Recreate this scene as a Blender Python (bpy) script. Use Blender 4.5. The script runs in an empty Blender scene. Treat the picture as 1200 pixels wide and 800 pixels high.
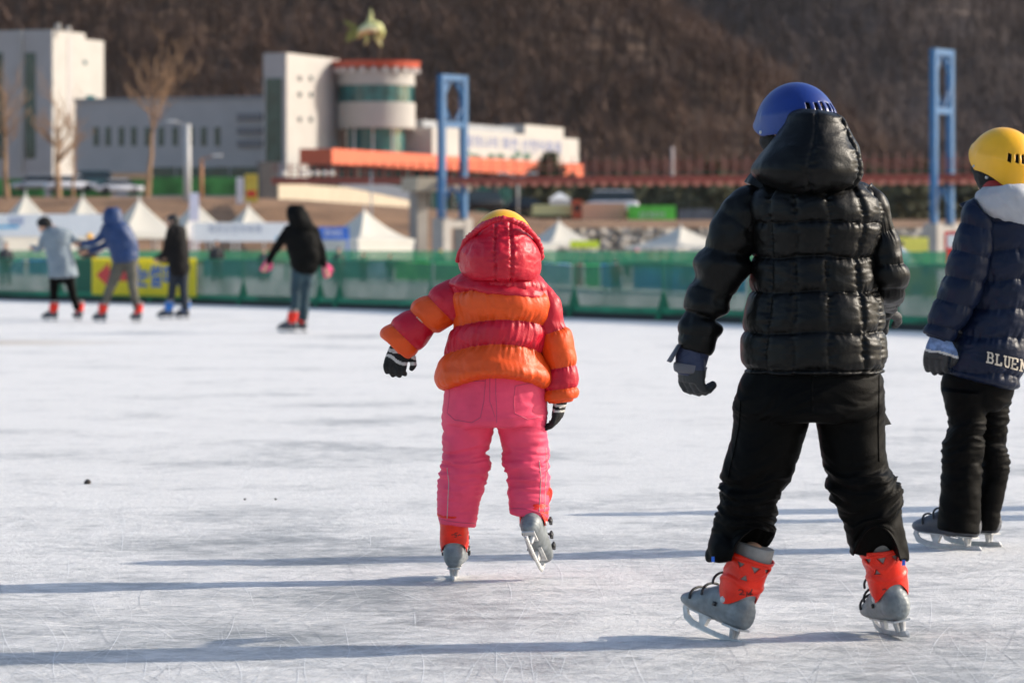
import bpy, bmesh, math, random
import numpy as np
from mathutils import Vector, Matrix
from mathutils.bvhtree import BVHTree

random.seed(7)
rng = np.random.default_rng(7)
PI = math.pi
S = bpy.context.scene
COL = S.collection
FPX, CAMH, CX, HY = 4500.0, 1.05, 600.0, 292.0     # lens in photo pixels, camera height, picture centre, horizon row


def P(x, y, d):
    """World point that stands d metres away and shows at photo pixel (x, y)."""
    return Vector(((x - CX) / FPX * d, d, CAMH - (y - HY) / FPX * d))


def ground_d(y):
    return CAMH * FPX / (y - HY)


# ------------------------------------------------------------------ object helpers
def wloc(o):
    v = Vector((0, 0, 0))
    while o is not None:
        v = v + o.location
        o = o.parent
    return v


def mk(name, V, F, mats, parent=None, smooth=True, fm=None, base=None, local=False):
    """Link one mesh object. V is in world coordinates; the object's origin goes to base (or to its parent's)."""
    V = np.asarray(V, dtype=float).reshape(-1, 3)
    if not isinstance(mats, (list, tuple)):
        mats = [mats]
    off = np.zeros(3)
    if parent is not None and not local:
        off = np.array(wloc(parent))
    if base is not None:
        off = np.array(base, dtype=float)
    me = bpy.data.meshes.new(name)
    me.from_pydata((V - off).tolist(), [], [list(map(int, f)) for f in F])
    for m in mats:
        me.materials.append(m)
    if fm is not None:
        me.polygons.foreach_set('material_index', np.asarray(fm, dtype=np.int32))
    me.polygons.foreach_set('use_smooth', [bool(smooth)] * len(me.polygons))
    me.update()
    o = bpy.data.objects.new(name, me)
    COL.objects.link(o)
    if parent is not None:
        o.parent = parent
    if base is not None:
        o.location = base
    return o


def tag(o, label=None, cat=None, group=None, kind=None):
    if label:
        o['label'] = label
    if cat:
        o['category'] = cat
    if group:
        o['group'] = group
    if kind:
        o['kind'] = kind
    return o


def thing(name, label, cat, loc=(0, 0, 0), rz=0.0, group=None):
    o = bpy.data.objects.new(name, None)
    COL.objects.link(o)
    o.location = loc
    o.rotation_euler = (0, 0, rz)
    o.empty_display_size = 0.2
    return tag(o, label, cat, group)


def copy_tree(o, parent=None):
    c = o.copy()
    COL.objects.link(c)
    if parent is not None:
        c.parent = parent
        c.matrix_parent_inverse = o.matrix_parent_inverse.copy()
    for ch in list(o.children):
        copy_tree(ch, c)
    return c


# ------------------------------------------------------------------ mesh bags
class MB:
    def __init__(self):
        self.V, self.F, self.M, self.n = [], [], [], 0

    def add(self, V, F, mi=0):
        V = np.asarray(V, dtype=float).reshape(-1, 3)
        self.V.append(V)
        self.F.extend([[int(i) + self.n for i in f] for f in F])
        self.M.extend([mi] * len(F) if np.isscalar(mi) else list(mi))
        self.n += len(V)
        return self

    def box(self, c, s, mi=0, rz=0.0, R=None):
        x, y, z = s[0] / 2, s[1] / 2, s[2] / 2
        V = np.array([(-x, -y, -z), (x, -y, -z), (x, y, -z), (-x, y, -z), (-x, -y, z), (x, -y, z), (x, y, z), (-x, y, z)])
        if R is None:
            R = np.array(Matrix.Rotation(rz, 3, 'Z'))
        V = V @ np.asarray(R).T + np.array(c)
        return self.add(V, BOXF, mi)

    def hexa(self, bottom, top, mi=0):
        return self.add(list(bottom) + list(top), BOXF, mi)

    def tube(self, pts, nu=10, mi=0, caps=True):
        V, F = tube(pts, nu, caps)
        return self.add(V, F, mi)

    def cyl(self, a, b, r, nu=10, mi=0, r2=None):
        V, F = frustum(a, b, r, r if r2 is None else r2, nu)
        return self.add(V, F, mi)

    def arrays(self):
        return np.concatenate(self.V), self.F

    def build(self, name, mats, parent=None, smooth=False, base=None, local=False):
        V, F = self.arrays()
        return mk(name, V, F, mats, parent, smooth, self.M, base, local)


BOXF = [(0, 3, 2, 1), (4, 5, 6, 7), (0, 1, 5, 4), (1, 2, 6, 5), (2, 3, 7, 6), (3, 0, 4, 7)]


def frame(t):
    t = Vector(t).normalized()
    a = Vector((0, 0, 1)) if abs(t.z) < 0.9 else Vector((1, 0, 0))
    u = a.cross(t).normalized()
    return u, t.cross(u).normalized()


def frustum(a, b, r1, r2, nu=10):
    a, b = Vector(a), Vector(b)
    u, v = frame(b - a)
    V = []
    for p, r in ((a, r1), (b, r2)):
        for i in range(nu):
            t = 2 * PI * i / nu
            V.append(p + u * (r * math.cos(t)) + v * (r * math.sin(t)))
    F = [(i, (i + 1) % nu, nu + (i + 1) % nu, nu + i) for i in range(nu)]
    F += [tuple(range(nu - 1, -1, -1)), tuple(range(nu, 2 * nu))]
    return np.array([tuple(p) for p in V]), F


def tube(pts, nu=10, caps=True, sub=1):
    """Round tapered tube along (x, y, z, r) points with rounded ends."""
    A = np.array(pts, dtype=float)
    if sub > 1 and len(A) > 2:
        A = catmull(A, sub * (len(A) - 1) + 1)
    if caps:
        d0 = (A[0, :3] - A[1, :3]); d0 /= (np.linalg.norm(d0) + 1e-9)
        d1 = (A[-1, :3] - A[-2, :3]); d1 /= (np.linalg.norm(d1) + 1e-9)
        pre, post = [], []
        for k in (1.0, 0.8, 0.45):
            rr = math.sqrt(max(0.0, 1 - k * k))
            pre.append(np.append(A[0, :3] + d0 * A[0, 3] * k, max(A[0, 3] * rr, 1e-5)))
            post.append(np.append(A[-1, :3] + d1 * A[-1, 3] * k, max(A[-1, 3] * rr, 1e-5)))
        A = np.vstack([pre, A, post[::-1]])
    T = np.gradient(A[:, :3], axis=0)
    T /= (np.linalg.norm(T, axis=1, keepdims=True) + 1e-9)
    u = np.array(frame(T[0])[0])
    V = []
    n = len(A)
    th = np.linspace(0, 2 * PI, nu, endpoint=False)
    for i in range(n):
        u = u - T[i] * np.dot(u, T[i])
        u /= (np.linalg.norm(u) + 1e-9)
        v = np.cross(T[i], u)
        V.append(A[i, :3] + A[i, 3] * (np.outer(np.cos(th), u) + np.outer(np.sin(th), v)))
    V = np.concatenate(V)
    F = [(i * nu + j, i * nu + (j + 1) % nu, (i + 1) * nu + (j + 1) % nu, (i + 1) * nu + j) for i in range(n - 1) for j in range(nu)]
    F += [tuple(range(nu - 1, -1, -1)), tuple(range((n - 1) * nu, n * nu))]
    return V, F


def catmull(A, n):
    A = np.asarray(A, dtype=float)
    m = len(A)
    x = np.linspace(0, m - 1, n)
    i = np.clip(np.floor(x).astype(int), 0, m - 2)
    f = (x - i)[:, None]
    p0, p1, p2, p3 = A[np.clip(i - 1, 0, m - 1)], A[i], A[i + 1], A[np.clip(i + 2, 0, m - 1)]
    return 0.5 * (2 * p1 + (p2 - p0) * f + (2 * p0 - 5 * p1 + 4 * p2 - p3) * f ** 2 + (3 * p1 - p0 - 3 * p2 + p3) * f ** 3)


# ------------------------------------------------------------------ noise
_perm = np.random.default_rng(3).permutation(256)
_grad = np.random.default_rng(4).normal(size=(256, 3))
_grad /= np.linalg.norm(_grad, axis=1, keepdims=True)


def perlin(p):
    p = np.asarray(p, dtype=float)
    sh = p.shape[:-1]
    p = p.reshape(-1, 3)
    i = np.floor(p).astype(int)
    f = p - i
    w = f * f * f * (f * (f * 6 - 15) + 10)
    out = np.zeros(len(p))
    for dx in (0, 1):
        for dy in (0, 1):
            for dz in (0, 1):
                h = _perm[(_perm[(_perm[(i[:, 0] + dx) & 255] + i[:, 1] + dy) & 255] + i[:, 2] + dz) & 255]
                g = _grad[h]
                d = f - np.array((dx, dy, dz))
                wt = (w[:, 0] if dx else 1 - w[:, 0]) * (w[:, 1] if dy else 1 - w[:, 1]) * (w[:, 2] if dz else 1 - w[:, 2])
                out += wt * (g * d).sum(1)
    return out.reshape(sh) * 1.5


def fbm(p, oct=3):
    s, a = 0, 1.0
    for k in range(oct):
        s = s + a * perlin(np.asarray(p) * (2 ** k) + 17.3 * k)
        a *= 0.5
    return s


def ridge(p, oct=2):
    s, a = 0, 1.0
    for k in range(oct):
        s = s + a * (1 - np.abs(perlin(np.asarray(p) * (2 ** k) + 7.1 * k)) * 2.2)
        a *= 0.5
    return s / 1.5


# ------------------------------------------------------------------ lofts
def loft(R, nu=120, nv=160, disp=None, caps=(True, True), fmf=None):
    """R rows: c(3) U(3) V(3) q. Surface c + U cos t + V sin t. disp(t, q, pos) pushes along the normal; fmf(t, q) gives material indices."""
    R = np.asarray(R, dtype=float)
    A = catmull(R[:, :9], nv)
    q = np.interp(np.linspace(0, len(R) - 1, nv), np.arange(len(R)), R[:, 9])
    t = np.linspace(0, 2 * PI, nu, endpoint=False)
    ct, st = np.cos(t), np.sin(t)
    pos = A[:, None, 0:3] + ct[None, :, None] * A[:, None, 3:6] + st[None, :, None] * A[:, None, 6:9]
    TT, QQ = np.meshgrid(t, q)
    if disp is not None:
        du = np.roll(pos, -1, 1) - np.roll(pos, 1, 1)
        dv = np.gradient(pos, axis=0)
        N = np.cross(du, dv)
        N /= (np.linalg.norm(N, axis=2, keepdims=True) + 1e-12)
        outw = pos - A[:, None, 0:3]
        sgn = np.sign((N * outw).sum(2).mean())
        pos = pos + N * sgn * disp(TT, QQ, pos)[:, :, None]
    V = pos.reshape(-1, 3)
    F, fm = [], []
    MI = None
    if fmf is not None:
        MI = fmf((TT + PI / nu), QQ + np.gradient(QQ, axis=0) * 0.5)
    for i in range(nv - 1):
        for j in range(nu):
            F.append((i * nu + j, i * nu + (j + 1) % nu, (i + 1) * nu + (j + 1) % nu, (i + 1) * nu + j))
            if MI is not None:
                fm.append(int(MI[i, j]))
    V = list(V)
    for cap, row in ((caps[0], 0), (caps[1], nv - 1)):
        if cap:
            k = len(V)
            V.append(pos[row].mean(0))
            for j in range(nu):
                a, b = row * nu + j, row * nu + (j + 1) % nu
                F.append((k, b, a) if row == 0 else (k, a, b))
                if MI is not None:
                    fm.append(int(MI[row, j]))
    V = np.array(V)
    # outward orientation
    k = nv // 2 * nu
    a, b, c = V[k], V[k + 1], V[k + nu]
    if np.dot(np.cross(b - a, c - a), a - A[nv // 2, :3]) < 0:
        F = [tuple(reversed(f)) for f in F]
    return V, F, (fm if fmf is not None else None)


def pairs(D, L, ratio=0.8, qmode='i', shrink=1.0, tilt=0.0):
    """Rows for loft() from outline pairs (xl, yl, xr, yr[, dY[, ratio]]) in photo pixels at depth D + dY."""
    R = []
    for k, e in enumerate(L):
        dY = e[4] if len(e) > 4 else 0.0
        ra = e[5] if len(e) > 5 else ratio
        a, b = P(e[0], e[1], D + dY), P(e[2], e[3], D + dY)
        c = (a + b) / 2
        U = (b - a) / 2 * shrink
        V = Vector((0, U.length * ra, U.length * ra * tilt))
        qv = float(k) if qmode == 'i' else (e[1] + e[3]) / 2
        R.append((*c, *U, *V, qv))
    return R


def puff(q, seams, A, p=2.6):
    seams = np.asarray(seams, dtype=float)
    i = np.clip(np.searchsorted(seams, q, side='right') - 1, 0, len(seams) - 2)
    w = np.clip((q - seams[i]) / (seams[i + 1] - seams[i]), 0, 1)
    return A * (1 - np.abs(2 * w - 1) ** p)


def seamdist(q, seams):
    seams = np.asarray(seams, dtype=float)
    return np.min(np.abs(q[..., None] - seams), axis=-1)


def gather(t, q, seams, amp, L, k=9.0, ph=0.0):
    d = seamdist(q, seams)
    n = perlin(np.stack([np.cos(t) * k + ph, np.sin(t) * k, q / L * 0.28], -1))
    n2 = perlin(np.stack([np.cos(t) * k * 2.7 + ph, np.sin(t) * k * 2.7, q / L * .5 + 3], -1))
    return amp * (n * np.exp(-d / L) + .55 * n2 * np.exp(-d / (L * .8)))


def joinm(parts):
    V, F, n = [], [], 0
    for p in parts:
        V.append(np.asarray(p[0]))
        F.extend([[i + n for i in f] for f in p[1]])
        n += len(p[0])
    return np.concatenate(V), F


def union(parts, voxel=0.006, smooth=3):
    """One closed surface round overlapping closed parts."""
    V, F = joinm(parts)
    me = bpy.data.meshes.new('tmp')
    me.from_pydata(V.tolist(), [], F)
    o = bpy.data.objects.new('tmp', me)
    COL.objects.link(o)
    m = o.modifiers.new('r', 'REMESH')
    m.mode = 'VOXEL'
    m.voxel_size = voxel
    if smooth:
        s = o.modifiers.new('s', 'SMOOTH')
        s.factor = 0.5
        s.iterations = smooth
    dg = bpy.context.evaluated_depsgraph_get()
    ev = o.evaluated_get(dg)
    em = ev.to_mesh()
    W = np.empty(len(em.vertices) * 3)
    em.vertices.foreach_get('co', W)
    W = W.reshape(-1, 3)
    G = [tuple(p.vertices) for p in em.polygons]
    ev.to_mesh_clear()
    bpy.data.objects.remove(o)
    bpy.data.meshes.remove(me)
    return W, G


def vnormals(V, F):
    V = np.asarray(V)
    N = np.zeros_like(V)
    Q = np.array([f if len(f) == 4 else (f[0], f[1], f[2], f[2]) for f in F])
    n = np.cross(V[Q[:, 2]] - V[Q[:, 0]], V[Q[:, 3]] - V[Q[:, 1]])
    for k in range(4):
        np.add.at(N, Q[:, k], n)
    return N / (np.linalg.norm(N, axis=1, keepdims=True) + 1e-12)


def bvh(V, F):
    return BVHTree.FromPolygons([tuple(v) for v in V], [tuple(f) for f in F])


def hit(tree, x, y, lift=0.002):
    """Where the sight line of photo pixel (x, y) meets a surface, lifted off it along its normal."""
    d = P(x, y, 1.0) - Vector((0, 0, CAMH))
    loc, n, i, dist = tree.ray_cast(Vector((0, 0, CAMH)), d.normalized())
    if loc is None:
        return None
    if n.dot(d) > 0:
        n = -n
    return loc + n * lift


def seam_tube(tree, pts, r=0.0015, step=2.0, lift=0.0008):
    """A thin piping that lies on a surface along a pixel polyline."""
    out = []
    for (x0, y0), (x1, y1) in zip(pts[:-1], pts[1:]):
        n = max(1, int(math.hypot(x1 - x0, y1 - y0) / step))
        for k in range(n):
            h = hit(tree, x0 + (x1 - x0) * k / n, y0 + (y1 - y0) * k / n, lift)
            if h:
                out.append((*h, r))
    h = hit(tree, *pts[-1], lift)
    if h:
        out.append((*h, r))
    out = [p for i, p in enumerate(out) if i == 0 or 1e-4 < np.linalg.norm(np.subtract(p[:3], out[i - 1][:3])) < 0.05]
    return tube(out, 6) if len(out) > 2 else None


def strokes(tree, polys, w, lift=0.002):
    """Flat lettering strokes (pixel polylines, width w in pixels) laid on a surface."""
    mb = MB()
    for pl in polys:
        for (x0, y0), (x1, y1) in zip(pl[:-1], pl[1:]):
            L = math.hypot(x1 - x0, y1 - y0)
            if L < 1e-6:
                continue
            nx, ny = -(y1 - y0) / L * w / 2, (x1 - x0) / L * w / 2
            ex, ey = (x1 - x0) / L * w * 0.3, (y1 - y0) / L * w * 0.3
            n = max(1, int(L / 3))
            rows = []
            for k in range(n + 1):
                f = k / n
                x, y = x0 - ex + (x1 - x0 + 2 * ex) * f, y0 - ey + (y1 - y0 + 2 * ey) * f
                a, b = hit(tree, x + nx, y + ny, lift), hit(tree, x - nx, y - ny, lift)
                if a is None or b is None:
                    rows = []
                    break
                rows += [a, b]
            if rows:
                mb.add([tuple(r) for r in rows], [(2 * k, 2 * k + 1, 2 * k + 3, 2 * k + 2) for k in range(n)])
    return mb


# ------------------------------------------------------------------ materials
_mats = {}


def mat(name, col, rough=0.6, var=0.12, vscale=6.0, bump=0.0, bscale=60.0, metal=0.0, spec=0.5, col2=None, coat=0.0, trans=0.0, stretch=None, sheen=0.0, emit=None, bdist=0.01, crease=None):
    if name in _mats:
        return _mats[name]
    m = bpy.data.materials.new(name)
    m.use_nodes = True
    nt = m.node_tree
    nt.nodes.clear()
    N = nt.nodes.new
    out = N('ShaderNodeOutputMaterial')
    b = N('ShaderNodeBsdfPrincipled')
    b.inputs['Roughness'].default_value = rough
    b.inputs['Metallic'].default_value = metal
    b.inputs['Specular IOR Level'].default_value = spec
    b.inputs['Coat Weight'].default_value = coat
    b.inputs['Transmission Weight'].default_value = trans
    if sheen:
        b.inputs['Sheen Weight'].default_value = sheen
    if emit:
        b.inputs['Emission Color'].default_value = (*emit[0], 1)
        b.inputs['Emission Strength'].default_value = emit[1]
    tc = N('ShaderNodeTexCoord')
    mp = N('ShaderNodeMapping')
    if stretch:
        mp.inputs['Scale'].default_value = stretch
    nt.links.new(tc.outputs['Object'], mp.inputs['Vector'])
    nz = N('ShaderNodeTexNoise')
    nz.inputs['Scale'].default_value = vscale
    nz.inputs['Detail'].default_value = 5
    nt.links.new(mp.outputs[0], nz.inputs['Vector'])
    rp = N('ShaderNodeValToRGB')
    c = np.array(col)
    lo = c * (1 - var)
    hi = np.array(col2) if col2 is not None else np.minimum(c * (1 + var), 1)
    rp.color_ramp.elements[0].position, rp.color_ramp.elements[1].position = 0.32, 0.68
    rp.color_ramp.elements[0].color = (*lo, 1)
    rp.color_ramp.elements[1].color = (*hi, 1)
    nt.links.new(nz.outputs[0], rp.inputs[0])
    nt.links.new(rp.outputs[0], b.inputs['Base Color'])
    if bump:
        n2 = N('ShaderNodeTexNoise')
        n2.inputs['Scale'].default_value = bscale
        n2.inputs['Detail'].default_value = 4
        nt.links.new(mp.outputs[0], n2.inputs['Vector'])
        bp = N('ShaderNodeBump')
        bp.inputs['Strength'].default_value = bump
        bp.inputs['Distance'].default_value = bdist
        nt.links.new(n2.outputs[0], bp.inputs['Height'])
        nt.links.new(bp.outputs[0], b.inputs['Normal'])
        if crease:
            n3, b3 = N('ShaderNodeTexNoise'), N('ShaderNodeBump')
            n3.noise_type = 'RIDGED_MULTIFRACTAL'
            n3.inputs['Scale'].default_value = crease[0]
            n3.inputs['Detail'].default_value = 3
            n3.inputs['Distortion'].default_value = .6
            b3.inputs['Strength'].default_value = crease[1]
            b3.inputs['Distance'].default_value = .012
            nt.links.new(mp.outputs[0], n3.inputs['Vector'])
            nt.links.new(n3.outputs[0], b3.inputs['Height'])
            nt.links.new(b3.outputs[0], bp.inputs['Normal'])
    nt.links.new(b.outputs[0], out.inputs[0])
    _mats[name] = m
    return m
# ------------------------------------------------------------------ clothing and body materials
M_SKIN = mat('skin', (0.58, 0.33, 0.22), 0.55, 0.06, 20)
M_SKINRED = mat('lips', (0.45, 0.16, 0.13), 0.5)
M_EYE = mat('eye_dark', (0.02, 0.015, 0.012), 0.2)
M_HAIR = mat('black_hair', (0.012, 0.010, 0.009), 0.42, 0.3, 80, bump=0.5, bscale=200, stretch=(1, 1, 0.15))
M_GREY = mat('grey_boot_plastic', (0.18, 0.20, 0.21), 0.46, 0.30, 26, bump=0.12, bscale=140)
M_LINER = mat('grey_liner_felt', (0.24, 0.23, 0.22), 0.8, 0.1, 40, bump=0.2, bscale=300)
M_RED = mat('red_cuff_plastic', (0.78, 0.020, 0.004), 0.42, 0.16, 22, bump=0.12, bscale=140, spec=.35)
M_BLUECUFF = mat('blue_cuff_plastic', (0.01, 0.16, 0.55), 0.4)
M_STEEL = mat('worn_steel_blade', (0.50, 0.50, 0.50), 0.38, 0.15, 60, metal=0.55)
M_HOLDER = mat('white_blade_holder', (0.48, 0.48, 0.48), 0.45, 0.25, 25)
M_BLACKPL = mat('black_plastic', (0.015, 0.015, 0.016), 0.35)
M_DARKBOOT = mat('dark_boot_leather', (0.07, 0.075, 0.09), 0.45, 0.3, 12)
M_BLACKJ = mat('black_shiny_nylon', (0.0018, 0.0017, 0.0016), 0.41, 0.2, 9, bump=0.10, bscale=160, spec=0.20, crease=(17, .42))
M_BLACKP = mat('black_matte_cloth', (0.0018, 0.0016, 0.0014), 0.55, 0.2, 12, bump=0.15, bscale=300, spec=0.06, crease=(12, .35))
M_REDTRIM = mat('dark_red_trim', (0.06, 0.004, 0.006), 0.5)
M_NAVY = mat('navy_shiny_nylon', (0.0040, 0.0085, 0.0260), 0.42, 0.2, 9, bump=0.10, bscale=160, spec=0.20, crease=(16, .38))
M_CRIM = mat('crimson_nylon', (0.52, 0.0065, 0.026), 0.43, 0.10, 9, bump=0.14, bscale=200, spec=.36, crease=(19, .55))
M_ORAN = mat('orange_nylon', (0.74, 0.080, 0.008), 0.45, 0.10, 9, bump=0.14, bscale=200, spec=.32, crease=(19, .55))
M_PINK = mat('pink_padded_cloth', (0.80, 0.066, 0.140), 0.55, 0.10, 12, bump=0.14, bscale=260, spec=.25, crease=(15, .55))
M_PINKSEAM = mat('pink_seam_tape', (0.52, 0.045, 0.11), 0.5)
M_SILVER = mat('silver_reflective_piping', (0.42, 0.36, 0.33), 0.5)
M_BLUEH = mat('blue_helmet_plastic', (0.004, 0.027, 0.19), 0.36, 0.10, 14, bump=.06, bscale=40, spec=0.5)
M_YELH = mat('yellow_helmet_plastic', (0.86, 0.43, 0.010), 0.33, 0.06, 14, bump=.06, bscale=40, spec=0.5)
M_KNITB = mat('black_knit_wool', (0.010, 0.010, 0.010), 0.9, 0.3, 50, bump=0.5, bscale=260)
M_KNITW = mat('white_knit_wool', (0.55, 0.53, 0.50), 0.9, 0.15, 50, bump=0.5, bscale=260)
M_KNITBL = mat('blue_knit_wool', (0.13, 0.20, 0.36), 0.9, 0.45, 45, bump=0.5, bscale=260)
M_GREYFL = mat('grey_fleece', (0.36, 0.37, 0.40), 0.85, 0.08, 18, bump=0.25, bscale=260)
M_GLOVED = mat('dark_glove_cloth', (0.014, 0.015, 0.017), 0.6, 0.2, 14, bump=0.3, bscale=160)
M_GLOVEN = mat('navy_glove_cloth', (0.018, 0.024, 0.060), 0.6, 0.2, 14, bump=0.3, bscale=160)
M_GLOVEG = mat('grey_glove_tab', (0.10, 0.095, 0.11), 0.6)
M_SCARFRED = mat('red_collar_cloth', (0.32, 0.02, 0.02), 0.7)
M_WHITEP = mat('white_print', (0.75, 0.73, 0.70), 0.6)
M_CREAMP = mat('cream_print', (0.62, 0.54, 0.43), 0.7)
M_INK = mat('black_marker_ink', (0.02, 0.012, 0.01), 0.5)
M_BLUECLIP = mat('blue_tag', (0.01, 0.12, 0.6), 0.4)


# ------------------------------------------------------------------ skates (local: toe +Y, blade bottom z = 0)
def ysec(y, w, z0, z1):
    return (0, y, (z0 + z1) / 2, w, 0, 0, 0, 0, (z1 - z0) / 2, y)


def zsec(z, cy, rx, ry, q=None):
    return (0, cy, z, rx, 0, 0, 0, ry, 0, z if q is None else q)


def make_skate(cuffmat, bootmat, with_cuff=True, lod=1.0, with_liner=True, plain=False):
    n = lambda k: max(14, int(k * lod))
    foot = loft([ysec(-.112, .006, .075, .095), ysec(-.107, .026, .056, .125), ysec(-.085, .040, .047, .150), ysec(-.05, .044, .045, .165),
                 ysec(0, .045, .045, .165), ysec(.05, .047, .046, .142), ysec(.10, .049, .048, .118), ysec(.135, .045, .051, .103),
                 ysec(.158, .032, .057, .092), ysec(.168, .010, .066, .082)], n(48), n(60))
    ank = loft([zsec(.11, -.04, .040, .052), zsec(.15, -.042, .043, .060), zsec(.20, -.046, .045, .058), zsec(.215, -.046, .04, .05)], n(48), n(30))
    V, F = union([foot[:2], ank[:2]], 0.0045 / max(lod, .35) ** .5 if lod < 1 else 0.0042, 4)
    # moulded ribs round the heel
    N = vnormals(V, F)
    r = 0.0013 * np.exp(-((np.sin((V[:, 2] - .06 + .25 * np.abs(V[:, 0])) * 190)) ** 2) / .08) * (V[:, 1] < -.06)
    V = V - N * r[:, None]
    root = mk('ice_skate', V, F, bootmat, local=True)
    lin = loft([zsec(.16, -.046, .045, .058), zsec(.20, -.049, .051, .061), zsec(.24, -.052, .0555, .0635), zsec(.292, -.057, .057, .064),
                zsec(.296, -.057, .050, .056)], n(60), n(40), disp=lambda t, q, p: .0015 * perlin(p * 40))
    if with_liner:
        mk('liner', lin[0], lin[1], M_LINER, root, local=True)
    if with_cuff:
        nu, nv = n(150), n(96)
        t = np.linspace(0, 2 * PI, nu, endpoint=False)
        v = np.linspace(0, 1, nv)
        T, W = np.meshgrid(t, v)
        back = np.clip(-np.sin(T), 0, 1)
        front = np.clip(np.sin(T), 0, 1)
        zl = .112 + .046 * back ** 2.0 + .05 * front
        zh = .262 - .03 * front ** 2 + .004 * np.cos(2 * T)
        Z = zl + (zh - zl) * W
        rx = .047 + .013 * W + .003 * np.sin(W * 7)
        ry = .061 + .006 * W
        cy = -.040 - .014 * W
        if plain:
            zl = .110 + .042 * back ** .75 + .05 * front
            Z = zl + (zh - zl) * W
        bulge = (0.2 if plain else 1.0) * .0042 * np.exp(-((Z - (.178 + .012 * np.cos(2 * T))) / .007) ** 2) + (0 if plain else .0035) * np.exp(-((Z - (.222 - .018 * np.cos(3 * T))) / .007) ** 2) + .003 * (W > .93)
        X = np.cos(T) * (rx + bulge)
        Y = cy + np.sin(T) * (ry + bulge)
        V = np.stack([X, Y, Z], -1).reshape(-1, 3)
        F = []
        deg = np.degrees(t)
        holes = [(-118, .232, 17, .020, 1), (-78, .232, 14, .018, 1), (-140, .203, 15, .017, -1), (-50, .212, 12, .016, -1), (-100, .203, 0, 0, 1),
                 (-160, .236, 14, .016, 1), (-22, .234, 14, .016, 1)]
        for i in range(nv - 1):
            for j in range(nu):
                d = ((deg[j] + 180) % 360) - 180
                z = Z[i, j]
                skip = abs(d - 90) < 20
                for (hd, hz, hw, hh, dr) in holes:
                    if hw and abs(z - hz) < hh / 2:
                        f = (z - hz) / hh + .5
                        if abs(d - hd) < hw / 2 * (f if dr > 0 else 1 - f) * 1.6:
                            skip = True
                if plain:
                    skip = abs(d - 90) < 20
                if not skip:
                    F.append((i * nu + j, i * nu + (j + 1) % nu, (i + 1) * nu + (j + 1) % nu, (i + 1) * nu + j))
        c = mk('cuff', V, F, cuffmat, root, local=True)
        so = c.modifiers.new('s', 'SOLIDIFY')
        so.thickness = .004
        so.offset = 1
        for s in (-1, 1):
            mb = MB()
            mb.cyl((s * .048, -.038, .122), (s * .0545, -.038, .122), .0095, 20)
            mb.build('pivot_disc', M_HOLDER, root, True, local=True)
    st = MB()
    for (y, z, w, ang) in ((.055, .142, .049, .5), (.10, .118, .050, .4), (.02, .185, .05, 1.0)):
        arc = []
        for k in range(13):
            a = PI * k / 12
            arc.append((w * 1.04 * math.cos(a), y + .012 * math.sin(a), z - .030 + .034 * math.sin(a), .0040))
        st.tube(arc, 6)
        st.box((w * 1.06, y, z - .02), (.010, .030, .014))
        st.box((w * 1.02, y + .012, z - .002), (.008, .026, .008))
    st.box((-.049, -.005, .10), (.006, .012, .012))
    st.build('strap', M_BLACKPL, root, True, local=True)
    # blade holder: front tower, rear tower and runner
    bl = MB()

    def prism(poly, th, mi):
        k = len(poly)
        V = [(-th / 2, y, z) for y, z in poly] + [(th / 2, y, z) for y, z in poly]
        bl.add(V, [tuple(range(k - 1, -1, -1)), tuple(range(k, 2 * k))] + [(i, (i + 1) % k, k + (i + 1) % k, k + i) for i in range(k)], mi)
    run_top = [(-.125, .012), (-.118, .020), (-.06, .018), (0, .016), (.06, .018), (.11, .023), (.14, .032), (.155, .046)]
    run_bot = [(.167, .046), (.160, .030), (.150, .018), (.135, .010), (.11, .0055), (.06, .0045), (0, .004), (-.06, .004), (-.125, .0045)]
    for (a, b, c2, d) in [((-.125, .012), (-.118, .020), (-.118, .0045), (-.125, .0045))]:
        prism([a, d, c2, b], .009, 1)
    tops = [(-.118, .020), (-.06, .018), (0, .016), (.06, .018), (.11, .023), (.138, .031), (.150, .046)]
    bots = [(-.118, .0045), (-.06, .004), (0, .004), (.06, .0045), (.112, .0058), (.150, .018), (.166, .046)]
    for k in range(6):
        prism([tops[k], bots[k], bots[k + 1], tops[k + 1]], .009, 1)
    prism([(.150, .046), (.166, .046), (.160, .066), (.120, .066), (.118, .056), (.140, .054)], .012, 1)
    prism([(.058, .018), (.078, .018), (.095, .052), (.045, .052)], .014, 1)
    for s in (-1, 1):
        V, F = frustum((s * .007, -.066, .016), (s * .011, -.066, .052), .0075, .010, 10)
        bl.add(V, F, 1)
    prism([(-.10, .046), (-.10, .052), (-.03, .052), (-.03, .046)], .05, 1)
    prism([(.02, .047), (.02, .052), (.125, .054), (.125, .049)], .05, 1)
    # steel edge
    eb = [(-.128, .002), (-.06, 0), (0, 0), (.06, 0), (.115, .002), (.153, .014), (.170, .044)]
    et = [(-.128, .010), (-.06, .007), (0, .007), (.06, .0075), (.113, .009), (.148, .021), (.163, .047)]
    for k in range(6):
        prism([et[k], eb[k], eb[k + 1], et[k + 1]], .004, 0)
    bl.build('blade', [M_STEEL, M_HOLDER], root, False, local=True)
    return root


def skate_matrix(pos, yaw, pitch=0.0, lean=0.0, scale=1.0):
    """yaw: toe turned left from straight away; pitch: toe up; lean: top towards the picture's right."""
    return Matrix.Translation(pos) @ Matrix.Rotation(math.radians(lean), 4, 'Y') @ Matrix.Rotation(math.radians(yaw), 4, 'Z') @ Matrix.Rotation(math.radians(pitch), 4, 'X') @ Matrix.Scale(scale, 4)


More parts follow.
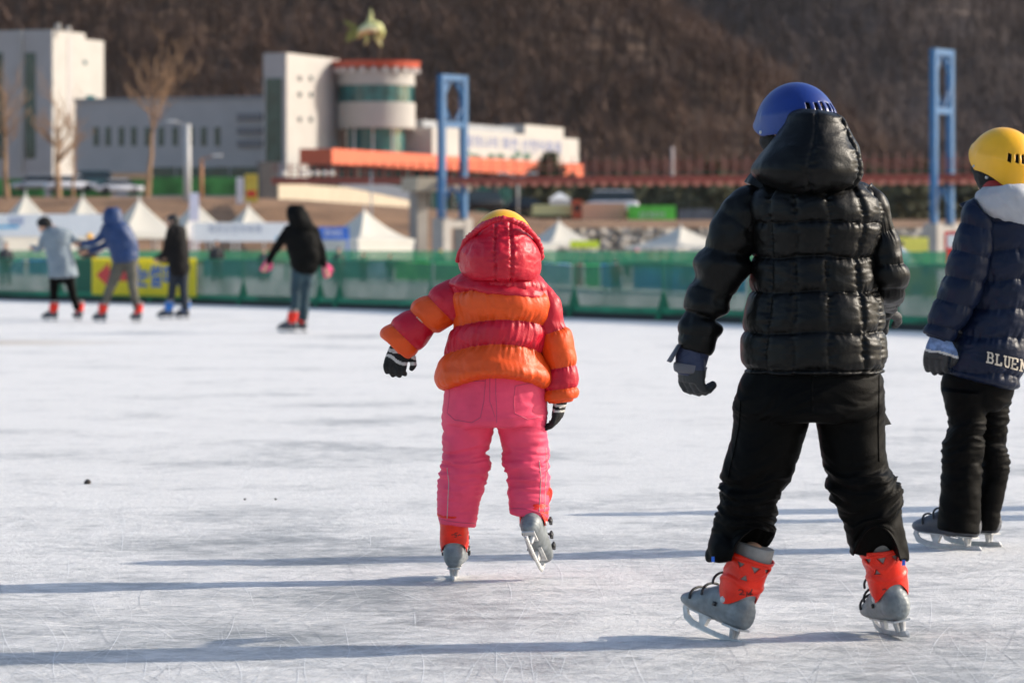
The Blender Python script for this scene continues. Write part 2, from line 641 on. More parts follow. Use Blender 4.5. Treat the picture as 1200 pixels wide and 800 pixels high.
def foot_tube(M):
    return tube([(*(M @ Vector((0, -.054, .27))), .034), (*(M @ Vector((0, -.048, .20))), .030), (*(M @ Vector((0, -.040, .115))), .030), (*(M @ Vector((0, .03, .095))), .026), (*(M @ Vector((0, .10, .085))), .022)], 12)


def put_skate(tpl, person, M):
    s = copy_tree(tpl)
    s.parent = person
    L = Matrix.Translation(-wloc(person)) @ M
    s.location = L.to_translation()
    s.rotation_euler = L.to_euler()
    s.scale = L.to_scale()
    return s


# ------------------------------------------------------------------ head (local: face +Y) and helmet
def head_parts(c, yaw, s=1.0, pitch=0.0):
    R = [(-.112, .018, .060, .016), (-.092, .042, .040, .046), (-.06, .060, .018, .072), (-.03, .069, .008, .087), (0, .074, 0, .093), (.03, .076, -.004, .097),
         (.06, .072, -.006, .092), (.09, .054, -.006, .070), (.110, .022, -.006, .028)]
    rows = [(0, cy, z, rx, 0, 0, 0, ry, 0, z) for z, rx, cy, ry in R]
    parts = [loft(rows, 40, 40)[:2]]
    parts.append(tube([(0, .082, .018, .008), (0, .100, -.010, .010), (0, .107, -.028, .013), (0, .090, -.040, .010)], 10))
    for k in (-1, 1):
        parts.append(tube([(k * .073, -.006, -.035, .009), (k * .082, -.016, -.010, .015), (k * .084, -.018, .012, .014), (k * .078, -.008, .026, .008)], 10))
        parts.append(tube([(k * .014, .088, .026, .007), (k * .046, .078, .027, .007)], 8))
    parts.append(tube([(-.020, .083, -.064, .008), (0, .091, -.063, .010), (.020, .083, -.064, .008)], 8))
    M = Matrix.Translation(c) @ Matrix.Rotation(math.radians(yaw), 4, 'Z') @ Matrix.Rotation(math.radians(pitch), 4, 'X') @ Matrix.Scale(s, 4)
    return [(xf(M, V), F) for V, F in parts], M


def xf(M, V):
    A = np.array(M)
    return np.asarray(V) @ A[:3, :3].T + A[:3, 3]


def body_mesh(name, parts, headM, base, voxel=0.007):
    V, F = union(parts, voxel, 3)
    Vi = xf(headM.inverted(), V)
    cen = np.array([Vi[list(f)].mean(0) for f in F])
    fm = np.zeros(len(F), dtype=int)
    for k in (-1, 1):
        d = (cen - np.array((k * .031, .084, .010))) * np.array((1, .5, 1.7))
        fm[np.linalg.norm(d, axis=1) < .014] = 1
    d = (cen - np.array((0, .09, -.063))) * np.array((.5, .4, 1.2))
    fm[np.linalg.norm(d, axis=1) < .0125] = 2
    return mk(name, V, F, [M_SKIN, M_EYE, M_SKINRED], None, True, fm, base)


def hair_mesh(headM, parent, down=0.0, scale=1.0, front=.045):
    """A cap of hair over skull and nape; down > 0 lets it hang that far below."""
    R = [(-.05 - down, .05 if down else .060, -.045, .05), (-.04 - down * .5, .074, -.040, .064), (-.01, .082, -.018, .088), (.03, .084, -.008, .103), (.065, .079, -.008, .097), (.095, .058, -.008, .072), (.113, .022, -.008, .028)]
    rows = [(0, cy, z, rx, 0, 0, 0, ry, 0, z) for z, rx, cy, ry in R]
    V, F, _ = loft(rows, 60, 50, disp=lambda t, q, p: .004 * perlin(p * np.array((60, 60, 14))))
    keep = []
    for f in F:
        c = V[list(f)].mean(0)
        if c[1] > .045 and c[2] < .052 and (front < .05 or abs(c[0]) < .05):
            continue
        keep.append(f)
    o = mk('hair', xf(headM @ Matrix.Scale(scale, 4), V), keep, M_HAIR, parent)
    return o


def helmet(name, headM, m, parent, slots=True, scale=1.0, front=.045, side=-.045, back=-.045, label=None, s0=222, lod=1.0):
    nu, nv = int(160 * lod), int(64 * lod)
    a, b, c = .104, .126, .128
    V = []
    t = np.linspace(0, 2 * PI, nu, endpoint=False)
    # rim height as a function of the angle (90 deg = brow, 270 = nape)
    s = np.sin(t)
    rim = np.where(s > 0, side + (front - side) * np.clip((s - .15) / .7, 0, 1) ** 1.3, side + (back - side) * (-s) ** 2)
    zc = -.004
    for i in range(nv):
        f = i / (nv - 1)
        for j in range(nu):
            zr = rim[j]
            # latitude runs from the pole to the rim
            ct = 1 - (1 - (zr - zc) / c) * (f ** 1.7 if f < 1 else 1)
            ct = max(-1, min(1, ct))
            th = math.acos(ct)
            sn = math.sin(min(th, PI / 2)) if th < PI / 2 else 1 - .09 * (1 - math.sin(th)) * 2
            z = zc + c * ct
            flare = 1 + .035 * max(0, (f - .86) / .14) ** 2
            # raised centre ridge and a crease above the vents
            ex = 1 + .02 * math.exp(-(((z - .035) / .012) ** 2)) * (s[j] < .3)
            V.append((a * sn * math.cos(t[j]) * flare * ex, b * sn * math.sin(t[j]) * flare * ex, z))
    V = np.array(V)
    F = []
    for i in range(nv - 1):
        for j in range(nu):
            z = V[i * nu + j][2]
            d = math.degrees(t[j])
            if slots and .030 < z < .057 and s0 < d < s0 + 98:
                if ((d - s0) % 12.4) < 6.4:
                    continue
            F.append((i * nu + j, (i + 1) * nu + j, (i + 1) * nu + (j + 1) % nu, i * nu + (j + 1) % nu))
    M = headM @ Matrix.Scale(scale, 4)
    o = mk(name, xf(M, V), F, m, parent)
    so = o.modifiers.new('s', 'SOLIDIFY')
    so.thickness = .004 * scale
    so.offset = -1
    if slots:
        mb = MB()
        for sx in (-1, 1):
            mb.cyl(xf(M, [(sx * .099, .03, -.01)])[0], xf(M, [(sx * .1045, .03, -.01)])[0], .005, 12)
            mb.cyl(xf(M, [(sx * .096, -.03, -.035)])[0], xf(M, [(sx * .103, -.03, -.035)])[0], .005, 12)
        mb.build('rivet', M_HOLDER, o, True)
    return o


# ------------------------------------------------------------------ gloves
def glove(name, wrist, tip, palm_n, size, mats, parent, curl=0.35, thumb=1, bands=None, lod=1.0, voxel=0.0035):
    """Palm, four bent fingers and a thumb as one surface. wrist, tip: world points; palm_n: direction the palm faces."""
    w, tp = Vector(wrist), Vector(tip)
    y = (tp - w).normalized()
    z = Vector(palm_n)
    z = (z - y * z.dot(y)).normalized()
    x = y.cross(z)
    L = (tp - w).length
    k = size

    def W(a, b, c):
        p = w + x * a + y * b + z * c
        return (p.x, p.y, p.z)
    hw = .046 * k
    rows = []
    for b, ww, dd in ((-.03, .030, .026), (0, .034, .026), (.25 * L, .042, .024), (.45 * L, .044, .022), (.56 * L, .040, .019)):
        c = W(0, b, 0)
        rows.append((*c, *(x * ww * k), *(z * dd * k), b))
    parts = [loft(rows, 32, 24)[:2]]
    for i, (a, ln, r) in enumerate(((-.033, .40, .0105), (-.011, .47, .0112), (.011, .45, .0110), (.032, .36, .0098))):
        r = r * k * 1.12
        pts = [(*W(a * k, .40 * L, 0), r * 1.05), (*W(a * k * 1.05, .58 * L, .002), r * 1.05)]
        cu = curl
        b, c, ang = .58 * L, .0, 0
        for sgm in range(3):
            ang += cu * (1.0 + .12 * i)
            b += ln * L / 3 * math.cos(ang)
            c += ln * L / 3 * math.sin(ang)
            pts.append((*W(a * k * 1.05, b, c), r * (1 - .07 * sgm)))
        parts.append(tube(pts, 12))
    s = thumb
    r = .0125 * k
    parts.append(tube([(*W(s * .028 * k, .12 * L, .004), r * 1.2), (*W(s * .052 * k, .30 * L, .012 * k), r * 1.1), (*W(s * .060 * k, .46 * L, .022 * k), r), (*W(s * .054 * k, .58 * L, .030 * k), r * .85)], 12))
    V, F = union(parts, voxel, 2)
    N = vnormals(V, F)
    V = V + N * (.0012 * fbm(V * 70, 2))[:, None]
    fm = None
    if bands:
        cen = np.array([V[list(f)].mean(0) for f in F])
        b = (cen - np.array(w)) @ np.array(y) / L
        a = (cen - np.array(w)) @ np.array(x) / (.04 * k)
        fm = np.zeros(len(F), dtype=int)
        for lo, hi, mi, wob in bands:
            fm[(b + wob * np.sin(a * 2.6) > lo) & (b + wob * np.sin(a * 2.6) < hi)] = mi
    return mk(name, V, F, mats, parent, True, fm)
SK_RED = make_skate(M_RED, M_GREY)
SK_DARK = make_skate(M_RED, M_DARKBOOT, with_cuff=False, with_liner=False)
SK_PLAIN = make_skate(M_RED, M_GREY, plain=True)
TEMPLATES = [SK_RED, SK_DARK, SK_PLAIN]


def folds(V, N, levels, amp, fx=9.0, fz=42.0, seed=0.0, slope=0.35):
    """Cloth folds: mostly level ridges, strongest round the given heights (z, spread, weight)."""
    V0 = V
    V = V - np.array((V[:, 0].mean(), V[:, 1].mean(), 0))
    w = np.zeros(len(V)) + .18
    for z, sp, k in levels:
        w = w + k * np.exp(-((V[:, 2] - z) / sp) ** 2)
    p = np.stack([V[:, 0] * fx + seed, V[:, 1] * fx, V[:, 2] * fz + V[:, 0] * fz * slope * perlin(V * 5 + seed)], -1)
    r = ridge(p, 2)
    big = perlin(V * np.array((11, 11, 17)) + seed)
    return V0 + N * (amp * w * (r - .35) + .004 * big)[:, None]


def balaclava(hM, parent):
    """Knitted hood over head, cheeks and neck with an opening for the eyes."""
    R = [(-.135, .062, -.030, .060), (-.10, .070, -.026, .078), (-.07, .076, -.012, .090), (-.03, .080, .004, .104), (.0, .081, .0, .104), (.05, .078, -.008, .097), (.085, .058, -.008, .074), (.108, .024, -.008, .03)]
    V, F, _ = loft([(0, cy, z, rx, 0, 0, 0, ry, 0, z) for z, rx, cy, ry in R], 70, 60, lambda t, q, p: .003 * fbm(p * 30, 2))
    k_ = 1.10 - .15 * np.clip((V[:, 2] + .03) / .05, 0, 1)[:, None]
    V = V * np.concatenate([k_, k_, 1 + 0 * k_], 1)
    keep = [f for f in F if not (V[list(f)].mean(0)[1] > .078 and abs(V[list(f)].mean(0)[0]) < .05 and .0 < V[list(f)].mean(0)[2] < .04)]
    mk('balaclava', xf(hM, V), keep, M_KNITB, parent)


def zpx(y, D):
    return CAMH - (y - HY) / FPX * D


# =================================================================== the child in the red and orange jacket
D = 12.2
head, hM = head_parts(P(589, 291.5, D), 4, .92, 4)
torso_p = [(556, 312, 616, 312), (540, 325, 630, 325), (530, 335, 640, 335), (528, 345, 645, 345), (531, 358, 648, 358), (534, 371, 645, 371), (531, 385, 643, 385),
           (526, 400, 640, 400), (521, 412, 639, 412), (515, 425, 641, 425), (511, 438, 647, 438), (510, 448, 649, 448), (514, 456, 646, 456), (524, 459, 636, 459), (540, 458, 622, 458)]
armL_p = [(540, 322, 556, 350), (512, 336, 545, 372), (500, 345, 533, 379), (487, 354, 517, 386), (479, 362, 509, 391), (466, 371, 497, 402), (456, 379, 490, 412), (448, 390, 480, 418), (451, 397, 475, 417), (457, 399, 470, 412)]
armR_p = [(622, 345, 640, 330), (626, 368, 655, 352), (630, 385, 658, 374), (634, 400, 668, 388), (638, 416, 671, 409), (640, 430, 675, 424), (639, 446, 675, 440), (637, 458, 677, 453), (638, 467, 676, 463), (642, 470, 672, 467), (648, 469, 664, 468)]
legL_p = [(519, 488, 580, 486), (519, 504, 578, 500), (518, 520, 575, 518), (519, 533, 571, 531), (517, 546, 574, 544), (515, 560, 570, 560), (513, 580, 564, 582), (513, 598, 560, 601), (514, 608, 558, 614), (515, 613, 556, 618), (520, 612, 551, 616)]
legR_p = [(581, 488, 641, 488), (584, 502, 641, 502), (586, 515, 641, 515), (589, 530, 642, 530), (590, 543, 643, 543, -.01), (594, 560, 643, 560, -.02), (595, 578, 643, 580, -.03), (597, 596, 643, 604, -.04), (598, 601, 641, 608, -.05), (603, 602, 637, 607, -.05)]
pelv_p = [(532, 425, 632, 425), (526, 437, 640, 437), (522, 455, 642, 452), (519, 478, 642, 476), (519, 492, 641, 490), (526, 500, 634, 498)]
parts = list(head)
parts.append(loft(pairs(D, torso_p, .72, shrink=.72), 40, 40)[:2])
for L in (armL_p, armR_p):
    parts.append(loft(pairs(D, L, .9, shrink=.6), 20, 30)[:2])
for L in (legL_p[:-3], legR_p[:-3]):
    parts.append(loft(pairs(D, L, .9, shrink=.55), 20, 30)[:2])
parts.append(loft(pairs(D, pelv_p, .75, shrink=.7), 30, 20)[:2])
parts.append(tube([(*P(588, 345, D), .05), (*P(588, 300, D), .045)], 16))
MLs = (skate_matrix((P(532.5, 681, 12.15).x, 12.24, 0.0), -2, 0, 0, .80), skate_matrix(P(624.5, 655, 12.10) + Vector((0, 0, .012)), -14, -36, -4, .80))
for M_ in MLs:
    parts.append(foot_tube(M_))
base = P(560, 680, 12.2)
base.z = 0
pk = body_mesh('person', parts, hM, base)
tag(pk, 'small child in a puffy red and orange jacket and pink trousers skating away', 'person', 'skaters on the ice')
hair_mesh(hM, pk, 0, .90)
helmet('helmet', hM, M_YELH, pk, slots=False, scale=1.10, front=.035, side=-.04, back=-.05)

# jacket: bands of crimson and orange
SEAMS = [318, 345, 386, 417, 459]


def warp_rows(rows):
    return rows


def pk_q(t, q):
    back = np.clip(-np.sin(t), 0, 1) ** 1.2
    return q + back * np.interp(q, [320, 350, 386, 417, 460], [2, 8, 14, 16, 0])


def pk_disp(t, q, p):
    qq = pk_q(t, q)
    d = puff(qq, SEAMS, .0145, 2.8) - .004
    d = d + gather(t, qq, SEAMS, .010, 9.0, 11, 3.0)
    d = d + .006 * fbm(p * np.array((9, 9, 14)) + 2.0, 2) + .0035 * ridge(np.stack([p[..., 0] * 22, p[..., 1] * 22, p[..., 2] * 9], -1), 2) * np.exp(-seamdist(qq, SEAMS) / 12)
    return d * np.clip((q - 312) / 12, 0, 1) * np.clip((461 - q) / 6, .2, 1)


def pk_fm(t, q):
    qq = pk_q(t, q)
    return np.where(qq < 345, 0, np.where(qq < 386, 1, np.where(qq < 417, 0, 1)))


tp = pairs(D, torso_p, .92, 'y', shrink=.965)
# the hem rides up at the middle of the back
V, F, fm = loft(tp, 260, 230, pk_disp, fmf=pk_fm)
cx = np.mean([r[0] for r in tp])
lowz = zpx(459, D)
k = np.clip((zpx(405, D) - V[:, 2]) / (zpx(405, D) - lowz), 0, 1) ** 1.5
bk = np.clip((D - V[:, 1]) / .14, 0, 1) ** .8 * np.clip(1 - ((V[:, 0] - cx) / .20) ** 2, 0, 1)
V[:, 2] += k * bk * 19 * D / FPX
mb = MB()
mb.add(V, F, fm)


def sleeve(rows, seams, cols, amp, nu=130, nv=170, wr=.006, seedp=0.0, first=0):
    def dsp(t, q, p):
        d = puff(q, seams, amp, 2.6) - amp * .3
        d = d + gather(t, q, seams, amp * .36, .28, 7, seedp) + wr * .7 * fbm(p * 16 + seedp, 2)
        return d * np.clip(q / .5, .1, 1)

    def fmx(t, q):
        i = np.clip(np.searchsorted(seams, q, side='right') - 1, 0, len(cols) - 1)
        return np.array(cols)[i]
    return loft(rows, nu, nv, dsp, fmf=fmx)


V, F, fm = sleeve(pairs(D, armL_p, .95, shrink=.97), [0, 2.0, 4.0, 5.9, 8.2, 9.0], [0, 1, 0, 1, 1], .010, seedp=4.0)
V[:, 1] += .02
mb.add(V, F, fm)
V, F, fm = sleeve(pairs(D - .02, armR_p, .95, shrink=.97), [0, 2.6, 5.2, 7.0, 8.8, 10.0], [0, 1, 0, 1, 1], .011, seedp=9.0)
mb.add(V, F, fm)
jk = mb.build('jacket', [M_CRIM, M_ORAN], pk, True)

# hood: three padded panels and a ruffled rim
hood_p = [(577, 254.5, 599, 254.5), (567, 258.5, 608, 258.5), (558, 265.5, 617, 265.5), (550, 275.5, 624, 275.5), (543, 287, 630, 287), (538, 299, 634, 299), (538, 310, 634, 310), (541, 320, 632, 320), (549, 328, 628, 328), (562, 334, 620, 334), (578, 337, 606, 337)]
tsA, tsB = math.acos(-.25) * -1, math.acos(.42) * -1


def hood_disp(t, q, p):
    tt = (t + PI) % (2 * PI) - PI
    d = .005 * fbm(p * 13, 2) + .0015 * fbm(p * 60, 2)
    xx = (p[..., 0] - P(586, 0, D).x) / .125
    bk = (np.sin(t) < .2) * np.clip((q - 256) / 10, 0, 1)
    for xs_ in (-.13, .30):
        a = np.abs(xx - xs_ * (1 - .25 * ((q - 300) / 45) ** 2))
        d = d + bk * (-.008 * np.exp(-(a / .035) ** 2) + .007 * perlin(np.stack([p[..., 2] * 80, xx * 4, tt * 0], -1)) * np.exp(-(a / .13) ** 2))
    d = d - .010 * np.exp(-((q - 331) / 2.0) ** 2)
    return d


V, F, _ = loft(pairs(D - .035, hood_p, 1.15, 'y'), 200, 130, hood_disp)
hd = mk('hood', V, F, M_CRIM, jk)
rim = [(537, 304), (540, 294), (545, 284), (551, 277), (557, 272.5), (564, 267), (571, 262), (579, 258.5), (587, 257), (596, 257.5), (603, 259.5), (611, 263.5), (618, 268.5), (624, 274.5), (629, 281), (633, 292), (634, 302)]
pts = catmull(np.array([[*P(x, y, D - .045 - .118 * abs(math.sin(PI * i / 16)) ** 1.5), .0095] for i, (x, y) in enumerate(rim)]), 150)
V, F = tube(pts, 18)
N = vnormals(V, F)
ang = np.arctan2(V[:, 2] - hM.translation.z, V[:, 0] - hM.translation.x)
V = V + N * (.0014 * np.sin(ang * 40 + 4 * np.sin(ang * 7)) + .0040 * perlin(V * 38))[:, None]
mk('ruffle', V, F, M_CRIM, jk)
# collar roll below the hood
V, F, _ = loft(pairs(D - .01, [(545, 318, 625, 322), (530, 328, 640, 338), (528, 336, 645, 350), (540, 344, 632, 352)], .85, 'y'), 120, 40, lambda t, q, p: .006 * fbm(p * 18, 3))
mk('collar', V, F, M_CRIM, jk)

# trousers
prt = [loft(pairs(D, pelv_p, .78), 90, 60)[:2], loft(pairs(D, legL_p, .98), 90, 140)[:2], loft(pairs(D, legR_p, .98), 90, 140)[:2]]
V, F = union(prt, .0048, 6)
N = vnormals(V, F)
V = folds(V, N, [(zpx(538, D), .05, .8), (zpx(565, D), .06, .6), (zpx(497, D), .03, .4), (zpx(600, D), .03, .35)], .0115, 7, 36, 3.3)
tr = mk('trousers', V, F, M_PINK, pk)
bt = bvh(V, F)
mbs = MB()
for pl in ([(527, 447), (526, 470), (524, 484), (533, 492), (553, 495), (563, 489), (567, 470), (569, 444)],
           [(604, 452), (602, 470), (603, 484), (618, 491), (637, 488)], [(604, 452), (620, 449), (638, 450)], [(528, 449), (548, 447), (569, 446)],
           [(581, 440), (581, 460), (582, 478), (582, 495)], [(574, 440), (574, 470), (580, 488)],
           [(514, 607), (525, 610), (540, 612), (556, 613)], [(598, 595), (615, 596), (630, 600), (642, 603)]):
    tt = seam_tube(bt, pl, .0016, 2, -.0002)
    if tt:
        mbs.add(*tt)
mbs.build('stitching', M_PINKSEAM, tr, True)
mbs = MB()
for pl in ([(524, 548), (526, 565), (525, 585), (524, 607)], [(640, 525), (641, 545), (639, 570), (638, 600)], [(632, 540), (634, 560), (633, 580), (632, 599)]):
    tt = seam_tube(bt, pl, .0013, 2, .0002)
    if tt:
        mbs.add(*tt)
mbs.build('reflective_stitching', M_SILVER, tr, True)
for M_ in MLs:
    s_ = put_skate(SK_PLAIN, pk, M_)
    if M_ is MLs[0]:
        me = [k_ for k_ in s_.children if k_.name.startswith('cuff')][0].data
        CV = np.empty(len(me.vertices) * 3)
        me.vertices.foreach_get('co', CV)
        mbi = strokes(bvh(xf(M_, CV.reshape(-1, 3)), [tuple(p.vertices) for p in me.polygons]), [[(529.5, 626), (531.5, 625.5)], [(535.5, 623.5), (533, 624), (532.8, 626), (534.6, 626), (534.8, 628), (532.6, 628.6)], [(536.5, 627), (538, 625.6), (539.5, 627)]], .8, .005)
        if mbi.n:
            v, f = mbi.arrays()
            mk('number', xf(M_.inverted(), v), f, M_INK, s_, False, local=True)
# gloves with white bands
bands = [(.20, .30, 1, .03), (.43, .52, 1, -.05)]
glove('glove', P(471, 402, D + .02), P(458, 443, D + .02), (.35, .9, 0), .88, [M_KNITB, M_KNITW], pk, .34, 1, bands)
glove('glove', P(657, 468, D - .02), P(650, 506, D + .0), (-.9, .3, 0), .80, [M_KNITB, M_KNITW], pk, .30, 1, [(.10, .18, 1, .0), (.27, .34, 1, .0)])

# =================================================================== the child in black
D = 10.3
head, hM = head_parts(P(933, 150, D + .03), 38, .98, -6)
torso_b = [(925, 206, 990, 206), (900, 216, 1012, 216), (880, 228, 1026, 228), (873, 240, 1034, 240), (873, 255, 1038, 255), (877, 270, 1036, 270), (880, 290, 1030, 290), (881, 310, 1026, 310), (880, 330, 1028, 330),
           (877, 350, 1033, 350), (873, 370, 1036, 370), (869, 392, 1038, 392), (868, 412, 1039, 412), (870, 428, 1038, 428), (874, 436, 1035, 436), (886, 438, 1022, 438), (910, 437, 1000, 437)]
armL_b = [(884, 214, 905, 246), (860, 224, 900, 262), (844, 240, 893, 278), (831, 266, 888, 290), (825, 289, 878, 301), (814, 306, 880, 316), (814, 325, 866, 338), (806, 337, 856, 352), (801, 357, 853, 366), (802, 364, 838, 375), (796, 381, 845, 386), (795, 396, 838, 402), (797, 406, 833, 414), (802, 409, 828, 414)]
armR_b = [(1003, 232, 1022, 214), (1010, 256, 1036, 234), (1018, 280, 1047, 268), (1019, 300, 1055, 295), (1020, 320, 1063, 316), (1020, 338, 1062, 336, .03), (1022, 352, 1057, 353, .10), (1022, 360, 1050, 362, .20, 1.0), (1018, 362, 1044, 364, .28, 1.0), (1022, 363, 1040, 364, .30, 1.0)]
pelv_b = [(884, 420, 1024, 420), (872, 436, 1033, 436), (865, 455, 1036, 455), (860, 472, 1037, 470), (860, 484, 1036, 482), (872, 494, 1026, 492)]
legL_b = [(862, 470, 953, 466), (860, 484, 951, 482), (859, 503, 946, 502), (853, 526, 938, 527), (846, 552, 929, 550), (845, 568, 920, 568), (843, 582, 911, 582), (840, 602, 909, 604), (836, 622, 908, 622), (831, 640, 907, 634, -.01), (827, 655, 905, 640, -.01), (832, 657, 900, 643, -.01)]
legR_b = [(951, 466, 1036, 466), (954, 484, 1036, 482), (958, 503, 1037, 503), (962, 526, 1038, 526), (965, 546, 1042, 548), (967, 562, 1050, 560), (970, 575, 1054, 572), (978, 588, 1056, 586), (986, 606, 1058, 605), (992, 624, 1061, 624), (995, 640, 1063, 645), (997, 648, 1064, 656), (1003, 648, 1058, 655)]
parts = list(head)
parts.append(loft(pairs(D, torso_b, .66, shrink=.74), 40, 40)[:2])
for L in (armL_b, armR_b):
    parts.append(loft(pairs(D, L, .9, shrink=.58), 20, 40)[:2])
for L in (legL_b[:-5], legR_b[:-5]):
    parts.append(loft(pairs(D, L, .9, shrink=.55), 20, 40)[:2])
parts.append(loft(pairs(D, pelv_b, .72, shrink=.7), 30, 20)[:2])
parts.append(tube([(*P(952, 230, D), .062), (*P(938, 180, D + .02), .055)], 16))
MLs = (skate_matrix((P(840, 747, 10.36).x, 10.36, .004), 40, 5, 11, .92), skate_matrix((P(1049, 748, 10.4).x, 10.42, .002), 14, 0, -12, .93))
for M_ in MLs:
    parts.append(foot_tube(M_))
base = P(945, 750, 10.35)
base.z = 0
bk_ = body_mesh('person', parts, hM, base)
tag(bk_, 'child in a glossy black quilted jacket, black trousers and blue helmet skating away', 'person', 'skaters on the ice')
balaclava(hM, bk_)
helmet('helmet', hM, M_BLUEH, bk_, True, 1.01, .030, -.022, -.050, s0=238)

HS = [206, 261, 301, 341, 388, 432, 440]
VS = [-1.30, -.72, -.36, .15, .65, .93, 1.30]


def cells_disp(HS, VS, A, seed, gat=.006, arch=3.0, thin=1.0, top=(206, 216), bot=(438, 432)):
    def f(t, q, p):
        c = np.cos(t)
        front = np.sin(t) > 0
        qq = q + arch * np.sin(c * 5 + seed) * .5
        i = np.clip(np.searchsorted(HS, qq, side='right') - 1, 0, len(HS) - 2)
        Ha = np.array(HS, float)
        w = np.clip((qq - Ha[i]) / (Ha[i + 1] - Ha[i]), 0, 1)
        Va = np.array(VS, float)
        cc = c + .02 * perlin(np.stack([q * .05, c * 2, c * 0 + seed], -1))
        j = np.clip(np.searchsorted(VS, cc, side='right') - 1, 0, len(VS) - 2)
        u = np.clip((cc - Va[j]) / (Va[j + 1] - Va[j]), 0, 1)
        hp = 1 - np.abs(2 * w - 1) ** 4.5
        vp = 1 - np.abs(2 * u - 1) ** 4.5
        d = A * (np.minimum(hp, 1) * (.2 + .8 * vp)) - A * .45
        dh = np.minimum(w, 1 - w) * (Ha[i + 1] - Ha[i])
        dv = np.minimum(u, 1 - u) * (Va[j + 1] - Va[j])
        d = d + gat * perlin(np.stack([c * 16 + seed, np.sin(t) * 16, qq * .03], -1)) * np.exp(-dh / 4.5)
        d = d + gat * .9 * perlin(np.stack([q * .20 + seed, c * 6, c * 0], -1)) * np.exp(-dv / .06)
        d = d + .0035 * fbm(p * np.array((11, 11, 15)) + seed, 2) + .0012 * ridge(p * np.array((20, 20, 34)) + seed * 3, 2)
        return d * np.clip((q - top[0]) / (top[1] - top[0]), .05, 1) * np.clip((bot[0] - q) / (bot[0] - bot[1]), .1, 1)
    return f


def bk_fm(t, q):
    return np.where((np.abs(t - PI) < .10) & (q > 300), 1, 0)


mb = MB()
V, F, fm = loft(pairs(D, torso_b, .86, 'y', shrink=.975), 280, 300, cells_disp(HS, VS, .0145, 1.7, gat=.0075), fmf=bk_fm)
mb.add(V, F, fm)
V, F, fm = sleeve(pairs(D - .005, armL_b, .92, shrink=.97), [0, 2.2, 4.0, 6.6, 9.0, 10.6, 13.0], [0] * 6, .0045, 140, 240, .009, 5.0)
mb.add(V, F, fm)
V, F, fm = sleeve(pairs(D - .01, armR_b, .92, shrink=.98), [0, 2.0, 3.6, 5.2, 6.6, 9.0], [0] * 5, .008, 140, 200, .010, 13.0)
mb.add(V, F, fm)
jk = mb.build('jacket', [M_BLACKJ, M_REDTRIM], bk_, True)
hood_b = [(938, 131, 978, 132), (926, 135, 989, 137), (919, 146, 994, 148), (911, 156, 999, 158), (900, 168, 1005, 170), (889, 181, 1009, 182), (882, 194, 1011, 195), (882, 203, 1010, 206), (892, 213, 1004, 216), (908, 220, 994, 224), (928, 226, 978, 229)]


def hoodb_disp(t, q, p):
    tt = (t + PI) % (2 * PI) - PI
    d = .008 * fbm(p * 8 + 3, 2) + .002 * ridge(p * np.array((10, 10, 16)) + 1, 2)
    for ts, a0, wd in ((-1.72, .0045, .05), (-.52, .016, .06)):
        x = tt - ts - .10 * np.sin((q - 130) * .03)
        d = d - a0 * np.exp(-(x / wd) ** 2) + .009 * perlin(np.stack([p[..., 2] * 75, tt * 4, tt * 0], -1)) * np.exp(-((x) / .20) ** 2) * (1 if ts > -1 else .5)
    return d


V, F, _ = loft(pairs(D - .075, hood_b, .98, 'y'), 200, 150, hoodb_disp)
mk('hood', V, F, M_BLACKJ, jk)
# collar edge standing at the left of the neck
V, F, _ = loft(pairs(D + .03, [(872, 213, 925, 240), (876, 203, 925, 220), (884, 196, 930, 205), (896, 192, 930, 198)], 1.2, 'y'), 100, 50, lambda t, q, p: .008 * fbm(p * 15, 2))
mk('collar', V, F, M_BLACKJ, jk)

prt = [loft(pairs(D, pelv_b, .74), 90, 60)[:2], loft(pairs(D, legL_b, .98), 90, 160)[:2], loft(pairs(D, legR_b, .98), 90, 160)[:2]]
V, F = union(prt, .0048, 5)
N = vnormals(V, F)
V = folds(V, N, [(zpx(572, D), .055, .9), (zpx(615, D), .06, .55), (zpx(478, D), .04, .25), (zpx(645, D), .03, .5)], .0165, 6, 26, 8.1, .6)
# turned up over the back of the boots
low = np.clip((zpx(600, D) - V[:, 2]) / (zpx(600, D) - zpx(657, D)), 0, 1)
back = np.clip((D + .03 - V[:, 1]) / .05, 0, 1)
for x0, x1, up in ((856, 914, .085), (1000, 1052, .095)):
    xa, xb = P(x0, 0, D).x, P(x1, 0, D).x
    m = np.clip(1 - ((V[:, 0] - (xa + xb) / 2) / ((xb - xa) / 2)) ** 2, 0, 1) ** .7
    V[:, 2] += low ** 1.2 * back * m * up
tr = mk('trousers', V, F, M_BLACKP, bk_)
bt = bvh(V, F)
mbs = MB()
for pl in ([(952, 438), (952, 455), (952, 470), (952, 481)], [(1030, 440), (1030, 470), (1029, 500), (1030, 540)], [(868, 470), (866, 500), (860, 530), (853, 560)]):
    tt = seam_tube(bt, pl, .0018, 2)
    if tt:
        mbs.add(*tt)
mbs.build('stitching', M_BLACKP, tr, True)
